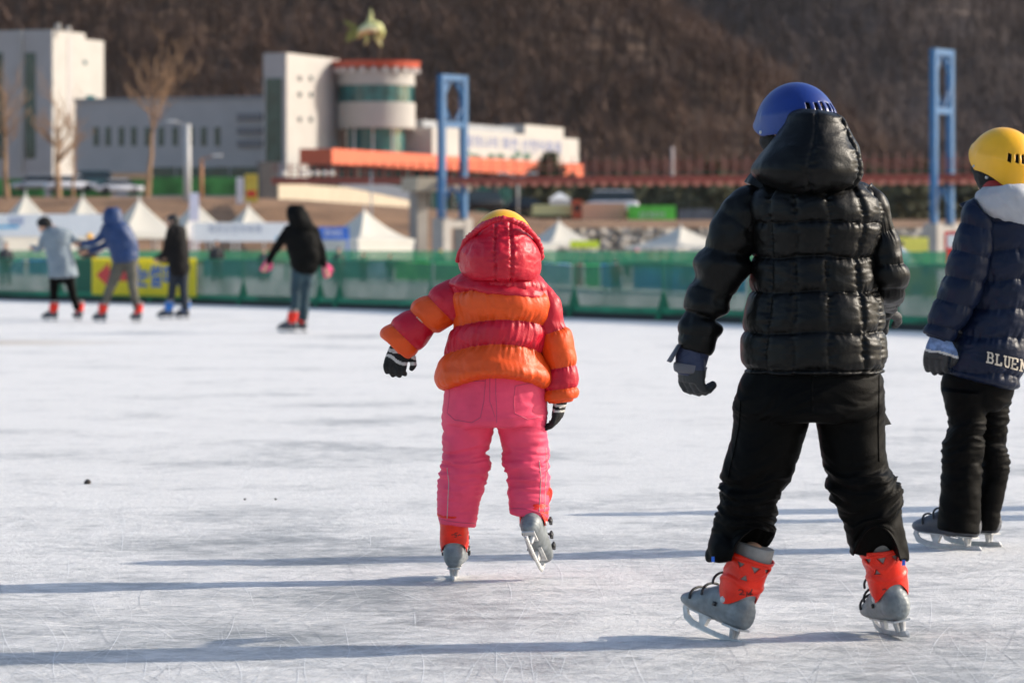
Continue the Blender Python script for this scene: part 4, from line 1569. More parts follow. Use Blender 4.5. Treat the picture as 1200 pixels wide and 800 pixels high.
windows(bA, RF, [(98, 71, 101, 76), (101, 112, 111, 125)], M_GLASST)
mb = MB()
RF.rect(mb, 79, 45, 84, 150, 0, .06)
mb.build('joint_panel', M_WALLG, bA)
mb = MB()
for x, y in ((68, 28), (80, 31)):
    p = P(x, y, 501)
    mb.cyl((p.x, p.y, zt - .1), p, .35)
mb.build('roof_vent', M_WALLW, bA)
# --- long low wing
RF2, LF2 = right_face(312, 470), left_face(312, 470)
bB = thing('office_wing', 'long low grey wing with a row of narrow windows beside the tower', 'building', (LF2.o[0], LF2.o[1], GZ))
slB = LF2.s(88)
zt = LF2.z(116, 0)
mb = MB()
slab(mb, LF2.o, 14, slB, GZ - 3, zt)
mb.build('wall', M_WALLG, bB)
mb = MB()
LF2.box(mb, -.1, slB + .2, zt, zt + .35, -14, .2)
mb.build('parapet', M_ROOFG, bB)
windows(bB, LF2, [(x - 3.2, 149, x + 3.2, 171) for x in (113, 127, 142.5, 157, 173, 189, 205.5, 224, 239, 255)], M_GLASSG)
for x0, x1 in ((178, 205), (207, 234), (236, 268), (270, 308)):
    mb = MB()
    LF2.rect(mb, x0, 196, x1, 226, .0, .08)
    mb.build('glazing_strip', M_GLASSG, bB)
for y in (133, 149, 164):  # three darker grey slats across the right end of the wing
    mb = MB()
    LF2.rect(mb, 279, y, 308, y + 8, .02, .4)
    mb.build('slat', mat('grey_slat', (.22, .21, .22), .8), bB)
# --- tower with the rotunda
RF3, LF3 = right_face(336, 455), left_face(336, 455)
bC = thing('round_tower_building', 'white building with a round glazed tower under an orange roof rim', 'building', (RF3.o[0], RF3.o[1], GZ))
sr, sl = RF3.s(397), LF3.s(309)
zt = RF3.z(62, 0)
mb = MB()
slab(mb, RF3.o, sr, sl, GZ - 3, zt)
mb.build('wall', M_WALLW, bC)
mb = MB()
LF3.box(mb, .05, sl, GZ - 3, zt - .1, 0, .1)
mb.build('front_cladding', M_WALLG, bC)
mb = MB()
LF3.rect(mb, 312, 92, 331, 190, .1, .2)
mb.build('glazing_strip', M_GLASSG, bC)
windows(bC, RF3, [(x - 1.7, y - 2.6, x + 1.7, y + 2.6) for x in (351, 364) for y in (92, 111, 140)], M_GLASSG)
rc = P(440, 100, 470)


def ring(y0, y1, rpx, m, name, nu=72, rtop=None):
    z1, z0 = P(0, y0, 470).z, P(0, y1, 470).z
    r = rpx * 470 / FPX
    V, F = frustum((rc.x, rc.y, z0), (rc.x, rc.y, z1), r, (rtop or rpx) * 470 / FPX, nu)
    o = mk(name, V, F, m, bC, False)
    return o


ring(82, 101, 46, M_WALLW, 'wall_band')
gl = ring(101, 121, 44.5, M_GLASST, 'glazing_band')
ring(121, 151, 46.5, M_WALLW, 'wall_band')
ring(151, 182, 34, M_GLASST, 'entrance_glazing')
ring(182, 215, 30, M_DKGREY, 'base')
rf = ring(73, 80.5, 51, mat('shaded_orange_rim', (.48, .075, .035), .6), 'roof', rtop=53)  # the rim's shade is put into its colour as a darker orange
mb = MB()
for k in range(20):
    a = 2 * PI * k / 20
    r = 44.6 * 470 / FPX
    z1, z0 = P(0, 101, 470).z, P(0, 121, 470).z
    mb.box((rc.x + r * math.cos(a), rc.y + r * math.sin(a), (z0 + z1) / 2), (.12, .12, z1 - z0), 0, a)
mb.build('muntin', M_GLASSG, gl)
mb = MB()
for k in range(24):
    a = 2 * PI * k / 24
    r = 48.5 * 470 / FPX
    mb.box((rc.x + r * math.cos(a), rc.y + r * math.sin(a), P(0, 83.5, 470).z), (.9, .25, .6), 0, a)
mb.build('brackets', M_WHITE, rf)
for k, x in enumerate((415, 437, 460)):
    mb = MB()
    p = P(x, 165, 470 - 34 * 470 / FPX - .1)
    mb.box((p.x, p.y, p.z), (.18, .18, P(0, 151, 470).z - P(0, 182, 470).z))
    mb.build('column', M_WHITE, bC)
# --- fish sculpture on the roof (a plain leaping fish)
M_FISH = mat('yellow_green_paint', (.50, .56, .13), .5, .25, .5, col2=(.70, .68, .32))
M_FISHW = mat('pale_yellow_paint', (.78, .76, .45), .5, .1, .6)
M_FISHG = mat('olive_green_paint', (.20, .22, .03), .5, .3, .6)
fp = P(434, 71, 470)
fs = thing('fish_sculpture', 'yellow green leaping fish sculpture on the round tower roof', 'sculpture', fp)
u = 470 / FPX
fx = lambda x, y, r, dy=0: (*P(x, y, 470 + dy), r * u)
V, F = tube([fx(419, 44, 2), fx(424, 37, 5), fx(432, 33, 6.5), fx(441, 32, 7), fx(446, 38, 5), fx(445, 45, 3)], 14, sub=5)
mk('body', V, F, M_FISH, fs)
V, F = tube([fx(433, 27, 4), fx(434.5, 20, 2.4), fx(434.5, 11, .6)], 10, sub=4)
mk('dorsal_fin', V, F, M_FISH, fs)
mb = MB()
mb.hexa([P(420, 40, 470.2), P(403, 26, 470.2), P(403, 26, 469.8), P(420, 40, 469.8)], [P(418, 30, 470.2), P(404, 24, 470.2), P(404, 24, 469.8), P(418, 30, 469.8)])
mb.hexa([P(420, 44, 470.25), P(405, 50, 470.25), P(405, 50, 469.75), P(420, 44, 469.75)], [P(419, 33, 470.25), P(408, 36, 470.25), P(408, 36, 469.75), P(419, 33, 469.75)])
mb.build('tail', M_FISHG, fs)
V, F = tube([fx(424, 36, 3.2, -.6), fx(432, 34, 4.2, -.6), fx(440, 35, 3.5, -.6)], 12, sub=3)
mk('belly_stripe', V, F, M_FISHW, fs)
for pts in ([(429, 42), (430, 48), (428, 53)], [(440, 43), (444, 50), (447, 55)]):
    V, F = tube([fx(*pts[0], 2.8), fx(*pts[1], 2.4), fx(*pts[2], .8)], 10)
    mk('fin', V, F, M_FISH, fs)
mb = MB()
mb.cyl(P(436, 74, 470), P(438, 40, 470), 1.1 * u)
mb.build('post', M_DKGREY, fs)
# --- hall with the long orange canopy
RF4, LF4 = right_face(389, 440), left_face(389, 440)
bD = thing('canopy_hall', 'low hall with long orange canopy fascia and painted white upper wall', 'building', (RF4.o[0], RF4.o[1], GZ))
sr, sl = RF4.s(683), LF4.s(351)
z1, z0 = RF4.z(174, 0), RF4.z(192, 0)
mb = MB()
RF4.box(mb, 0, sr, z0, z1, -sl, 0)
mb.build('canopy', M_ORROOF, bD)
mb = MB()
RF4.box(mb, 3, sr - 1, GZ - 3, z0, -sl, -3)
mb.build('ground_floor', M_GLASSG, bD)
mb = MB()
zE = RF4.z(163, sr)
sW = RF4.s(512)
RF4.box(mb, sW, sr, z1, zE, -4.2, -.6)
wl = mb.build('wall', M_WALLW, bD)
mb = MB()
sq = RF4.s(622), RF4.s(667)
RF4.box(mb, sq[0], sq[1], zE, RF4.z(148, (sq[0] + sq[1]) / 2), -4.3, -.8)
mb.build('roof_box', M_WALLW, bD)
mb = MB()
RF4.box(mb, sW + .5, sq[0] - .05, zE, zE + .9, -4.4, -2)
mb.build('roof', M_ROOFG, bD)
for k in range(12):
    s = 1.5 + k * (sr - 3) / 11
    mb = MB()
    RF4.box(mb, s - .25, s + .25, GZ - 2, z0, -1.0, -.5)
    mb.build('column', M_DKGREY, bD)


def text_mesh(txt, m, name, parent, o, rv, uv, h, w=None, bold=.0, lift=.03):
    """Flat lettering: o is the lower left corner, rv / uv unit right and up vectors, h the height, w the total width."""
    cu = bpy.data.curves.new('t', 'FONT')
    cu.body = txt
    cu.size = 1.0
    cu.offset = bold
    ob = bpy.data.objects.new('t', cu)
    COL.objects.link(ob)
    dg = bpy.context.evaluated_depsgraph_get()
    me = ob.evaluated_get(dg).to_mesh()
    V = np.array([v.co[:] for v in me.vertices])
    F = [tuple(p.vertices) for p in me.polygons]
    ob.evaluated_get(dg).to_mesh_clear()
    bpy.data.objects.remove(ob)
    if len(V) == 0:
        return None
    V = V - V.min(0)
    sz = V.max(0)
    kx = (w / sz[0]) if w else h / sz[1]
    o, rv, uv = np.array(o), np.array(rv), np.array(uv)
    n = np.cross(rv, uv)
    W = o + np.outer(V[:, 0] * kx, rv) + np.outer(V[:, 1] * h / sz[1], uv) + n * lift
    return mk(name, W, F, m, parent, False)


M_MURALB = mat('blue_mural_paint', (.10, .14, .32), .8, .2, 1)
M_MURALG = mat('green_mural_paint', (.06, .13, .10), .8, .4, .7)
sA, sB = RF4.s(549), RF4.s(662)
oo = (RF4.o[0] + DR[0] * sA + NR[0] * -.6, RF4.o[1] + DR[1] * sA + NR[1] * -.6, RF4.z(177, (sA + sB) / 2))
text_mesh('물의나라 화천 산천어축제', M_MURALB, 'lettering', wl, oo, (DR[0], DR[1], 0), (0, 0, 1), 1.7, sB - sA, .01)
mb = MB()
rr = random.Random(3)
for x in (552, 566, 580, 592, 606, 622, 560, 612):
    s0 = RF4.s(x)
    z = RF4.z(183 + rr.uniform(-5, 3), s0)
    n = 9
    ctr = (s0, z)
    vv = []
    for k in range(n):
        a = 2 * PI * k / n
        r = rr.uniform(.5, 1.0)
        ss, zz = ctr[0] + math.cos(a) * r * 2.2, ctr[1] + math.sin(a) * r * .55
        vv.append((RF4.o[0] + DR[0] * ss + NR[0] * -.57, RF4.o[1] + DR[1] * ss + NR[1] * -.57, zz))
    mb.add(vv, [tuple(range(n))])
mb.build('painted_hills', M_MURALG, wl)

# =================================================================== cream river wall, ramp and stair pillar
w0, w1 = P(320, 214, 385), P(500, 226, 470)
wv = (w1 - w0); wv.z = 0; wv.normalize()
wn = Vector((-wv.y, wv.x, 0)) * 1.6
mb = MB()
mb.hexa([(w0.x, w0.y, 1), (w1.x, w1.y, 1), (w1.x + wn.x, w1.y + wn.y, 1), (w0.x + wn.x, w0.y + wn.y, 1)], [(w0.x, w0.y, w0.z), (w1.x, w1.y, w1.z), (w1.x + wn.x, w1.y + wn.y, w1.z), (w0.x + wn.x, w0.y + wn.y, w0.z)])
cw = mb.build('river_wall', M_CREAM, None, base=(w0.x, w0.y, 4))
wD = 384
tag(cw, 'long cream river wall under the left end of the bridge', 'wall')
mb = MB()
q = [P(398, 212, wD - 1.5), P(488, 226, wD - 1.5)]
mb.hexa([(q[0].x, wD - 2.5, q[0].z - .5), (q[1].x, wD - 2.5, q[1].z - .9), (q[1].x, wD - .05, q[1].z - .9), (q[0].x, wD - .05, q[0].z - .5)],
        [(q[0].x, wD - 2.5, q[0].z + .35), (q[1].x, wD - 2.5, q[1].z + .35), (q[1].x, wD - .05, q[1].z + .35), (q[0].x, wD - .05, q[0].z + .35)])
rm = mb.build('access_ramp', M_WHITE, None, base=(q[0].x, wD, 4))
tag(rm, 'sloping white ramp edge along the cream river wall', 'ramp')
mb = MB()
p0, p1 = P(303, 190, 302), P(324, 262, 302)
mb.box(((p0.x + p1.x) / 2, 302, (p0.z + 2) / 2), (p1.x - p0.x, 1.4, p0.z - 2), 0, .3)
sp_ = mb.build('stair_pillar', mat('dark_concrete', (.13, .12, .115), .9, .2, 1.5), None, base=((p0.x + p1.x) / 2, 302, 3))
tag(sp_, 'dark concrete stair pillar beside the yellow vertical banner', 'pillar')
# rubble wall on the right bank
M_STONE = mat('rubble_stone', (.34, .29, .23), .95, .65, 1.5, bump=.9, bscale=2.2, col2=(.62, .55, .46), bdist=.3)
x0, x1 = P(640, 0, 262).x, P(1300, 0, 262).x
nx, nz = 240, 26
V = []
for i in range(nz):
    for j in range(nx):
        V.append((x0 + (x1 - x0) * j / (nx - 1), 261 + i * .10, .05 + 2.45 * i / (nz - 1)))
V = np.array(V)
V[:, 1] += .9 * np.abs(perlin(V * np.array((1.7, .2, 2.2)))) + .2 * perlin(V * 4)
F = [(i * nx + j, i * nx + j + 1, (i + 1) * nx + j + 1, (i + 1) * nx + j) for i in range(nz - 1) for j in range(nx - 1)]
tp = len(V)
V = np.concatenate([V, V[:nx] + np.array((0, 4, 0)), V[-nx:] + np.array((0, 4, 0))])
F += [((nz - 1) * nx + j, (nz - 1) * nx + j + 1, tp + nx + j + 1, tp + nx + j) for j in range(nx - 1)]
rw = mk('rubble_wall', V, F, M_STONE, None, False, base=((x0 + x1) / 2, 262, 0))
tag(rw, 'low rubble stone bank wall behind the small tents on the right', 'wall')

# =================================================================== footbridge
path = [(318, 211, 286), (495, 211, 268), (540, 211, 262), (1105, 207.5, 240), (1330, 206, 232)]
br = thing('suspension_footbridge', 'red brown footbridge with tall blue portal towers crossing behind the tents', 'bridge', P(600, 300, 400))
pts = [P(*q) for q in path]


def on_bridge(x):
    for a, b in zip(pts[:-1], pts[1:]):
        k = (x - CX) / FPX
        dx, dy = b.x - a.x, b.y - a.y
        t = (k * a.y - a.x) / (dx - k * dy)
        if -1e-6 <= t <= 1 + 1e-6:
            return a + (b - a) * t
    return pts[-1]


mb = MB()
for a, b in zip(pts[:-1], pts[1:]):
    for (h0, h1, y0, y1, mi) in ((-.28, .08, 0, 2.2, 0), (.08, .18, -.05, .10, 0)):
        mb.hexa([(a.x, a.y + y0, a.z + h0), (b.x, b.y + y0, b.z + h0), (b.x, b.y + y1, b.z + h0), (a.x, a.y + y1, a.z + h0)],
                [(a.x, a.y + y0, a.z + h1), (b.x, b.y + y0, b.z + h1), (b.x, b.y + y1, b.z + h1), (a.x, a.y + y1, a.z + h1)], mi)
x = 545
while x < 1320:
    p = on_bridge(x)
    mb.box((p.x, p.y + .9, p.z - .31), (.34, 2.5, .24), 1)
    x += 13.6
mb.build('deck', [M_RUST, M_RUSTL], br)
x, n = 340, 0
while x < 1320 and n < 98:
    p = on_bridge(x)
    h = 1.35 if x > 545 else 1.05
    b = MB()
    b.box((p.x, p.y + .02, p.z + .18 + h / 2), (.07 if x > 545 else .11, .07, h))
    b.build('railing_post', M_RUST if x < 545 else mat('brown_railing_paint', (.40, .17, .125), .7), br)
    x += 13.6 if x > 545 else 11.0
    n += 1
mb = MB()
for a, b in zip(pts[:-1], pts[1:]):
    for h in (.7, 1.05):
        mb.cyl(a + Vector((0, .1, h)), b + Vector((0, .1, h)), .035, 6)
mb.build('handrail', M_RUST, br)
UP = (math.cos(math.radians(58)), math.sin(math.radians(58)))


def pylon(xc, d, ytop, ymid, ybot, wpx):
    c = P(xc, 0, d)
    hw = wpx * d / FPX / 2 / UP[0]
    q = math.radians(58)
    g = MB()
    zt_, zm, zb = P(0, ytop, d).z, P(0, ymid, d).z, P(0, ybot, d).z
    py = MB()
    for s in (-1, 1):
        py.box((c.x + UP[0] * hw * s, c.y + UP[1] * hw * s, (zt_ + zb) / 2), (.75 * d / 400, .62 * d / 400, zt_ - zb), 0, q)
    o = py.build('portal_tower', M_BRBLUE, br)
    for z in (zt_ - .2, zm):
        cb = MB()
        cb.box((c.x, c.y, z), (hw * 2 - .79 * d / 400, .34, .40), 0, q)
        cb.build('crossbeam', M_BRBLUE, o)
    lt = MB()
    zc = (zt_ - .4 + zm + .2) / 2
    hh = (zt_ - .4 - zm - .2) / 2
    iw = hw - .24
    for sx in (-1, 1):
        for sz in (-1, 1):
            # corner braces leave an eight-sided opening
            a = Vector((c.x + UP[0] * iw * sx * .98, c.y + UP[1] * iw * sx * .98, zc + sz * hh * .30))
            b = Vector((c.x + UP[0] * iw * sx * .30, c.y + UP[1] * iw * sx * .30, zc + sz * hh * .96))
            lt.cyl(a, b, .11, 8)
            a2 = Vector((c.x + UP[0] * iw * sx * .95, c.y + UP[1] * iw * sx * .95, zc + sz * hh * .95))
            lt.cyl(a2, (a + b) / 2, .08, 8)
    zl = P(0, 213, d).z - .3
    for sx in (-1, 1):
        a = Vector((c.x + UP[0] * iw * sx, c.y + UP[1] * iw * sx, zl - 1.1))
        b = Vector((c.x + UP[0] * iw * sx * .15, c.y + UP[1] * iw * sx * .15, zl - .1))
        lt.cyl(a, b, .13, 8)
    lt.build('lattice', M_BRBLUE, o)
    fb = MB()
    for s in (-1, 1):
        fb.box((c.x + UP[0] * hw * s, c.y + UP[1] * hw * s, (zb - 1) / 2), (1.0, .9, zb + 1), 0, q)
    fb.box((c.x, c.y, zb - .4), (hw * 2 + 1.05, .8, .5), 0, q)
    fb.build('concrete_footing', M_CONC, br)


pylon(530.5, 262, 88, 146, 256, 25)
pylon(1104, 240, 58, 130, 262, 23)
mb = MB()
p = P(490, 219, 266)
mb.box((p.x, p.y + 1, p.z / 2 - .5), (.86, 1.0, p.z + 1), 0, .62)
mb.build('pier', M_CONC, br)
mb = MB()
q = P(511, 214, 265)
mb.box((q.x, q.y + 1, q.z - .12), (4.1, 2.6, .95), 0, .45)
mb.build('pier_cap', M_CREAM, br)
for x in (333, 356, 363, 372, 381, 389):  # white globes added to stand for sun glints along the bridge
    p = on_bridge(x)
    V, F = tube([(p.x, p.y - .25, p.z + .46, .20), (p.x, p.y - .25, p.z + .48, .20)], 14)
    lm = mk('glint_globe', V, F, mat('white_globe', (.85, .82, .75), .15, .02), br)
# =================================================================== net fence round the rink
def net_mat(name, col, cover):
    """Woven shade net: threads with real gaps, too fine to see one by one from here."""
    m = bpy.data.materials.new(name)
    m.use_nodes = True
    nt = m.node_tree
    nt.nodes.clear()
    out, mx, tr, b = [nt.nodes.new(k) for k in ('ShaderNodeOutputMaterial', 'ShaderNodeMixShader', 'ShaderNodeBsdfTransparent', 'ShaderNodeBsdfPrincipled')]
    tc, wv, nz, ma, cl = [nt.nodes.new(k) for k in ('ShaderNodeTexCoord', 'ShaderNodeTexNoise', 'ShaderNodeTexNoise', 'ShaderNodeMath', 'ShaderNodeValToRGB')]
    wv.inputs['Scale'].default_value = 1.3
    nz.inputs['Scale'].default_value = 90
    nt.links.new(tc.outputs['Object'], wv.inputs['Vector'])
    nt.links.new(tc.outputs['Object'], nz.inputs['Vector'])
    ma.operation = 'MULTIPLY_ADD'
    nt.links.new(wv.outputs[0], ma.inputs[0])
    ma.inputs[1].default_value = .35
    ma.inputs[2].default_value = cover - .17
    nt.links.new(ma.outputs[0], mx.inputs[0])
    cl.color_ramp.elements[0].color = (*[c * .7 for c in col], 1)
    cl.color_ramp.elements[1].color = (*[c * 1.25 for c in col], 1)
    nt.links.new(nz.outputs[0], cl.inputs[0])
    nt.links.new(cl.outputs[0], b.inputs['Base Color'])
    b.inputs['Roughness'].default_value = .7
    nt.links.new(tr.outputs[0], mx.inputs[1])
    nt.links.new(b.outputs[0], mx.inputs[2])
    nt.links.new(mx.outputs[0], out.inputs[0])
    return m


M_NET = net_mat('green_shade_net', (.007, .125, .062), .82)
M_NETD = mat('green_net_hem', (.012, .23, .11), .7, .2, 3)
M_NETL = net_mat('green_net_far', (.03, .36, .13), .80)
M_TARP = mat('dark_green_tarpaulin', (.008, .10, .055), .6, .25, 2)
M_RUBBER = mat('black_rubber_strip', (.012, .014, .013), .8)
M_POSTG = mat('green_painted_post', (.015, .20, .10), .6)
fl = [(-90, 348.3), (0, 351), (120, 353.7), (250, 357), (470, 363.5), (640, 371), (850, 378.5), (1070, 387.5), (1330, 398)]
fpts = [Vector((P(x, y, ground_d(y)).x, ground_d(y), 0)) for x, y in fl]


def on_line(pts, x):
    k = (x - CX) / FPX
    for a, b in zip(pts[:-1], pts[1:]):
        t = (k * a.y - a.x) / ((b.x - a.x) - k * (b.y - a.y))
        if -1e-6 <= t <= 1 + 1e-6:
            return a + (b - a) * t
    return pts[-1]


fe = thing('net_fence', 'green shade net fence with a black foot strip along the far rink edge', 'fence', (fpts[4].x, fpts[4].y, 0))


def strip(mb, pts, z0, z1, off=0.0, n=220, wob=.0, mi=0, seed=0.0):
    rows = []
    x0, x1 = fl[0][0], fl[-1][0]
    k = 10 if wob else 2
    V = []
    for i in range(n):
        p = on_line(pts, x0 + (x1 - x0) * i / (n - 1))
        for j in range(k):
            f = j / (k - 1)
            z = z0(i / n) if callable(z0) else z0
            zt_ = z1(i / n) if callable(z1) else z1
            o = wob * perlin(np.array([[p.x * .8 + seed, p.y * .2, f * 2.0]]))[0] if wob else 0
            V.append((p.x, p.y + off + o, z + (zt_ - z) * f))
    F = [(i * k + j, (i + 1) * k + j, (i + 1) * k + j + 1, i * k + j + 1) for i in range(n - 1) for j in range(k - 1)]
    mb.add(V, F, mi)


mb = MB()
strip(mb, fpts, .10, lambda f: .84 + .03 * math.sin(f * 55) - .03 * f, 0, wob=.05)
net = mb.build('net', M_NET, fe, True)
mb = MB()
strip(mb, fpts, .08, .19, -.02, wob=.04, seed=3)
mb.build('bottom_hem', M_NETD, fe, True)
mb = MB()
rp = [(p.x, p.y, .855, .014) for p in [on_line(fpts, -90 + 1400 * i / 80) for i in range(81)]]
V, F = tube(rp, 6)
mk('top_rope', V, F, M_NETD, fe)
mb = MB()
for a, b in zip(fpts[:-1], fpts[1:]):
    mb.hexa([(a.x, a.y - .05, 0), (b.x, b.y - .05, 0), (b.x, b.y + .06, 0), (a.x, a.y + .06, 0)], [(a.x, a.y - .05, .095), (b.x, b.y - .05, .095), (b.x, b.y + .06, .095), (a.x, a.y + .06, .095)])
mb.build('foot_strip', M_RUBBER, fe)
for x in (-30, 70, 180, 285, 375, 398, 505, 598, 673, 778, 880, 965, 1048, 1125, 1215):
    p = on_line(fpts, x)
    b = MB()
    b.cyl((p.x, p.y + .04, 0), (p.x, p.y + .04, .90), .022, 8)
    b.hexa([(p.x - .13, p.y + .03, .02), (p.x + .13, p.y + .03, .02), (p.x + .13, p.y + .06, .02), (p.x - .13, p.y + .06, .02)],
           [(p.x - .03, p.y + .03, .42), (p.x + .03, p.y + .03, .42), (p.x + .03, p.y + .06, .42), (p.x - .03, p.y + .06, .42)])
    b.build('post', M_POSTG, fe)

# yellow direction sign tied to the net
M_YEL = mat('yellow_banner_cloth', (.84, .74, .03), .6, .04, 3)
nt_ = M_YEL.node_tree
tl_, mx_ = nt_.nodes.new('ShaderNodeBsdfTranslucent'), nt_.nodes.new('ShaderNodeMixShader')
tl_.inputs[0].default_value = (.84, .74, .03, 1)
mx_.inputs[0].default_value = .5
bs_ = [n_ for n_ in nt_.nodes if n_.type == 'BSDF_PRINCIPLED'][0]
ou_ = [n_ for n_ in nt_.nodes if n_.type == 'OUTPUT_MATERIAL'][0]
nt_.links.new(bs_.outputs[0], mx_.inputs[1])
nt_.links.new(tl_.outputs[0], mx_.inputs[2])
nt_.links.new(mx_.outputs[0], ou_.inputs[0])
M_SIGNR = mat('red_print', (.70, .03, .025), .6)
M_SIGNB = mat('blue_print', (.015, .12, .40), .6)
a, b = on_line(fpts, 113), on_line(fpts, 235)
dv = (b - a).normalized()
nrm = Vector((dv.y, -dv.x, 0))
o_ = a + nrm * .10
zt_, zb_ = P(0, 302, a.y).z, P(0, 345, a.y).z
sg = thing('direction_sign', 'yellow banner sign with red left arrow and blue lettering on the net fence', 'sign', (o_.x, o_.y, 0))
L_ = (b - a).length
mb = MB()
q0, q1 = o_, o_ + dv * L_
mb.hexa([(q0.x, q0.y, zb_), (q1.x, q1.y, zb_), (q1.x - nrm.x * .012, q1.y - nrm.y * .012, zb_), (q0.x - nrm.x * .012, q0.y - nrm.y * .012, zb_)],
        [(q0.x, q0.y, zt_), (q1.x, q1.y, zt_), (q1.x - nrm.x * .012, q1.y - nrm.y * .012, zt_), (q0.x - nrm.x * .012, q0.y - nrm.y * .012, zt_)])
mb.build('panel', M_YEL, sg)
H_ = zt_ - zb_
ar = [(.045, .54), (.17, .24), (.20, .42), (.37, .42), (.37, .72), (.20, .72), (.17, .84)]
ar = [(.045, .53), (.175, .18), (.175, .38), (.395, .38), (.395, .70), (.175, .70), (.175, .88)]
V = [tuple(o_ + dv * (u_ * L_) + nrm * .006 + Vector((0, 0, zb_ + v_ * H_))) for u_, v_ in ar]
mk('arrow', V, [tuple(range(7))], M_SIGNR, sg, False)
text_mesh('눈썰매장', M_SIGNB, 'lettering', sg, o_ + dv * (L_ * .44) + Vector((0, 0, zb_ + H_ * .22)), dv, (0, 0, 1), H_ * .62, L_ * .50, .03, .006)
a, b = on_line(fpts, 88), on_line(fpts, 112)
mb = MB()
for z0, z1 in ((.10, .86),):
    mb.hexa([(a.x, a.y + .12, z0), (b.x, b.y + .12, z0), (b.x, b.y + .14, z0), (a.x, a.y + .14, z0)], [(a.x, a.y + .12, z1), (b.x, b.y + .12, z1), (b.x, b.y + .14, z1), (a.x, a.y + .14, z1)])
tp = mb.build('tarpaulin', M_TARP, None, base=(a.x, a.y + .12, 0))
tag(tp, 'dark green tarpaulin panel behind the net beside the yellow arrow sign', 'tarpaulin')

# =================================================================== banner fence beyond the first ice lane
sl_ = [(-90, 320), (0, 323), (250, 327), (500, 331), (650, 336), (800, 345), (1070, 350), (1330, 354)]
spts = [Vector((P(x, y, ground_d(y)).x, ground_d(y), 0)) for x, y in sl_]
f2 = thing('far_net_fence', 'second green net fence hung with banners beyond the first ice lane', 'fence', (spts[3].x, spts[3].y, 0))
mb = MB()
strip(mb, spts, .62, 1.0, 0, wob=.05, seed=9)
mb.build('net', M_NETL, f2, True)
for x in range(-40, 1300, 75):
    p = on_line(spts, x)
    bb = MB()
    bb.cyl((p.x, p.y + .05, 0), (p.x, p.y + .05, 1.02), .03, 8)
    bb.build('post', M_POSTG, f2)


def cloth(name, c, c2=None, sc=1.0):
    return mat(name, c, .7, .12, sc, col2=c2)


BAN = [(-25, 29, (.03, .17, .36), 'blue banner with white wave print at the left end of the far fence', (.35, .5, .6)), (33, 57, (.02, .14, .30), 'blue banner on the far fence behind the woman in grey', (.10, .30, .45)),
       (238, 285, (.05, .22, .24), 'teal banner right of the yellow arrow sign', (.12, .30, .30)), (287, 318, (.10, .20, .24), 'dull blue banner left of the woman in black', (.2, .28, .28)),
       (372, 428, (.03, .20, .14), 'dark green banner right of the woman in black', (.06, .26, .2)), (430, 461, (.30, .40, .46), 'pale grey blue banner beside the bright green one', (.42, .5, .55)),
       (463, 506, (.07, .42, .05), 'bright green banner left of the small child', (.12, .5, .08)), (509, 545, (.04, .33, .09), 'mid green banner right behind the small child', (.1, .4, .12)),
       (636, 669, (.22, .40, .46), 'pale teal banner just right of the small child', (.4, .52, .55)), (672, 683, (.28, .12, .06), 'narrow brown banner between the teal and green ones', None),
       (685, 703, (.05, .40, .09), 'small green banner right of the brown one', None), (704, 728, (.02, .18, .42), 'small blue banner right of the small green one', (.1, .3, .5)),
       (742, 874, (.015, .13, .36), 'long blue banner left of the child in black', (.03, .2, .45)), (1036, 1098, (.02, .13, .33), 'blue and yellow banner between the two children on the right', (.45, .40, .05))]
for x0, x1, c, lab, c2 in BAN:
    a, b = on_line(spts, x0), on_line(spts, x1)
    n = 12
    V = []
    for j in (0, 1):
        for i in range(n + 1):
            p = a + (b - a) * (i / n)
            V.append((p.x, p.y - .10 + .03 * math.sin(i * 1.7 + x0), .06 + .60 * j + .015 * math.sin(i * .9)))
    V = V + [(x, y + .012, z) for x, y, z in V]
    m1 = n + 1
    F = [(i, i + 1, m1 + i + 1, m1 + i) for i in range(n)] + [(2 * m1 + i + 1, 2 * m1 + i, 3 * m1 + i, 3 * m1 + i + 1) for i in range(n)]
    F += [(m1 + i, m1 + i + 1, 3 * m1 + i + 1, 3 * m1 + i) for i in range(n)] + [(i + 1, i, 2 * m1 + i, 2 * m1 + i + 1) for i in range(n)]
    c, c2 = tuple(min(.85, k * 1.7) for k in c), c2 and tuple(min(.85, k * 1.6) for k in c2)
    o = mk('banner', V, F, cloth('banner_%d' % x0, c, c2, 1.6), None, True, base=(a.x, a.y, 0))
    tag(o, lab, 'banner', 'banners on the far fence')
    if x0 == 742:
        dv2 = (b - a).normalized()
        text_mesh('산천어축제', M_WHITE, 'lettering', o, a + dv2 * ((b - a).length * .42) + Vector((0, -.15, .22)), dv2, (0, 0, 1), .22, (b - a).length * .48, .0, .02)

# =================================================================== tents
M_TENT = mat('white_tent_cloth', (.58, .545, .475), .7, .04, .8, bump=.05, bscale=2)
M_POLE = mat('grey_tent_pole', (.45, .45, .45), .5)


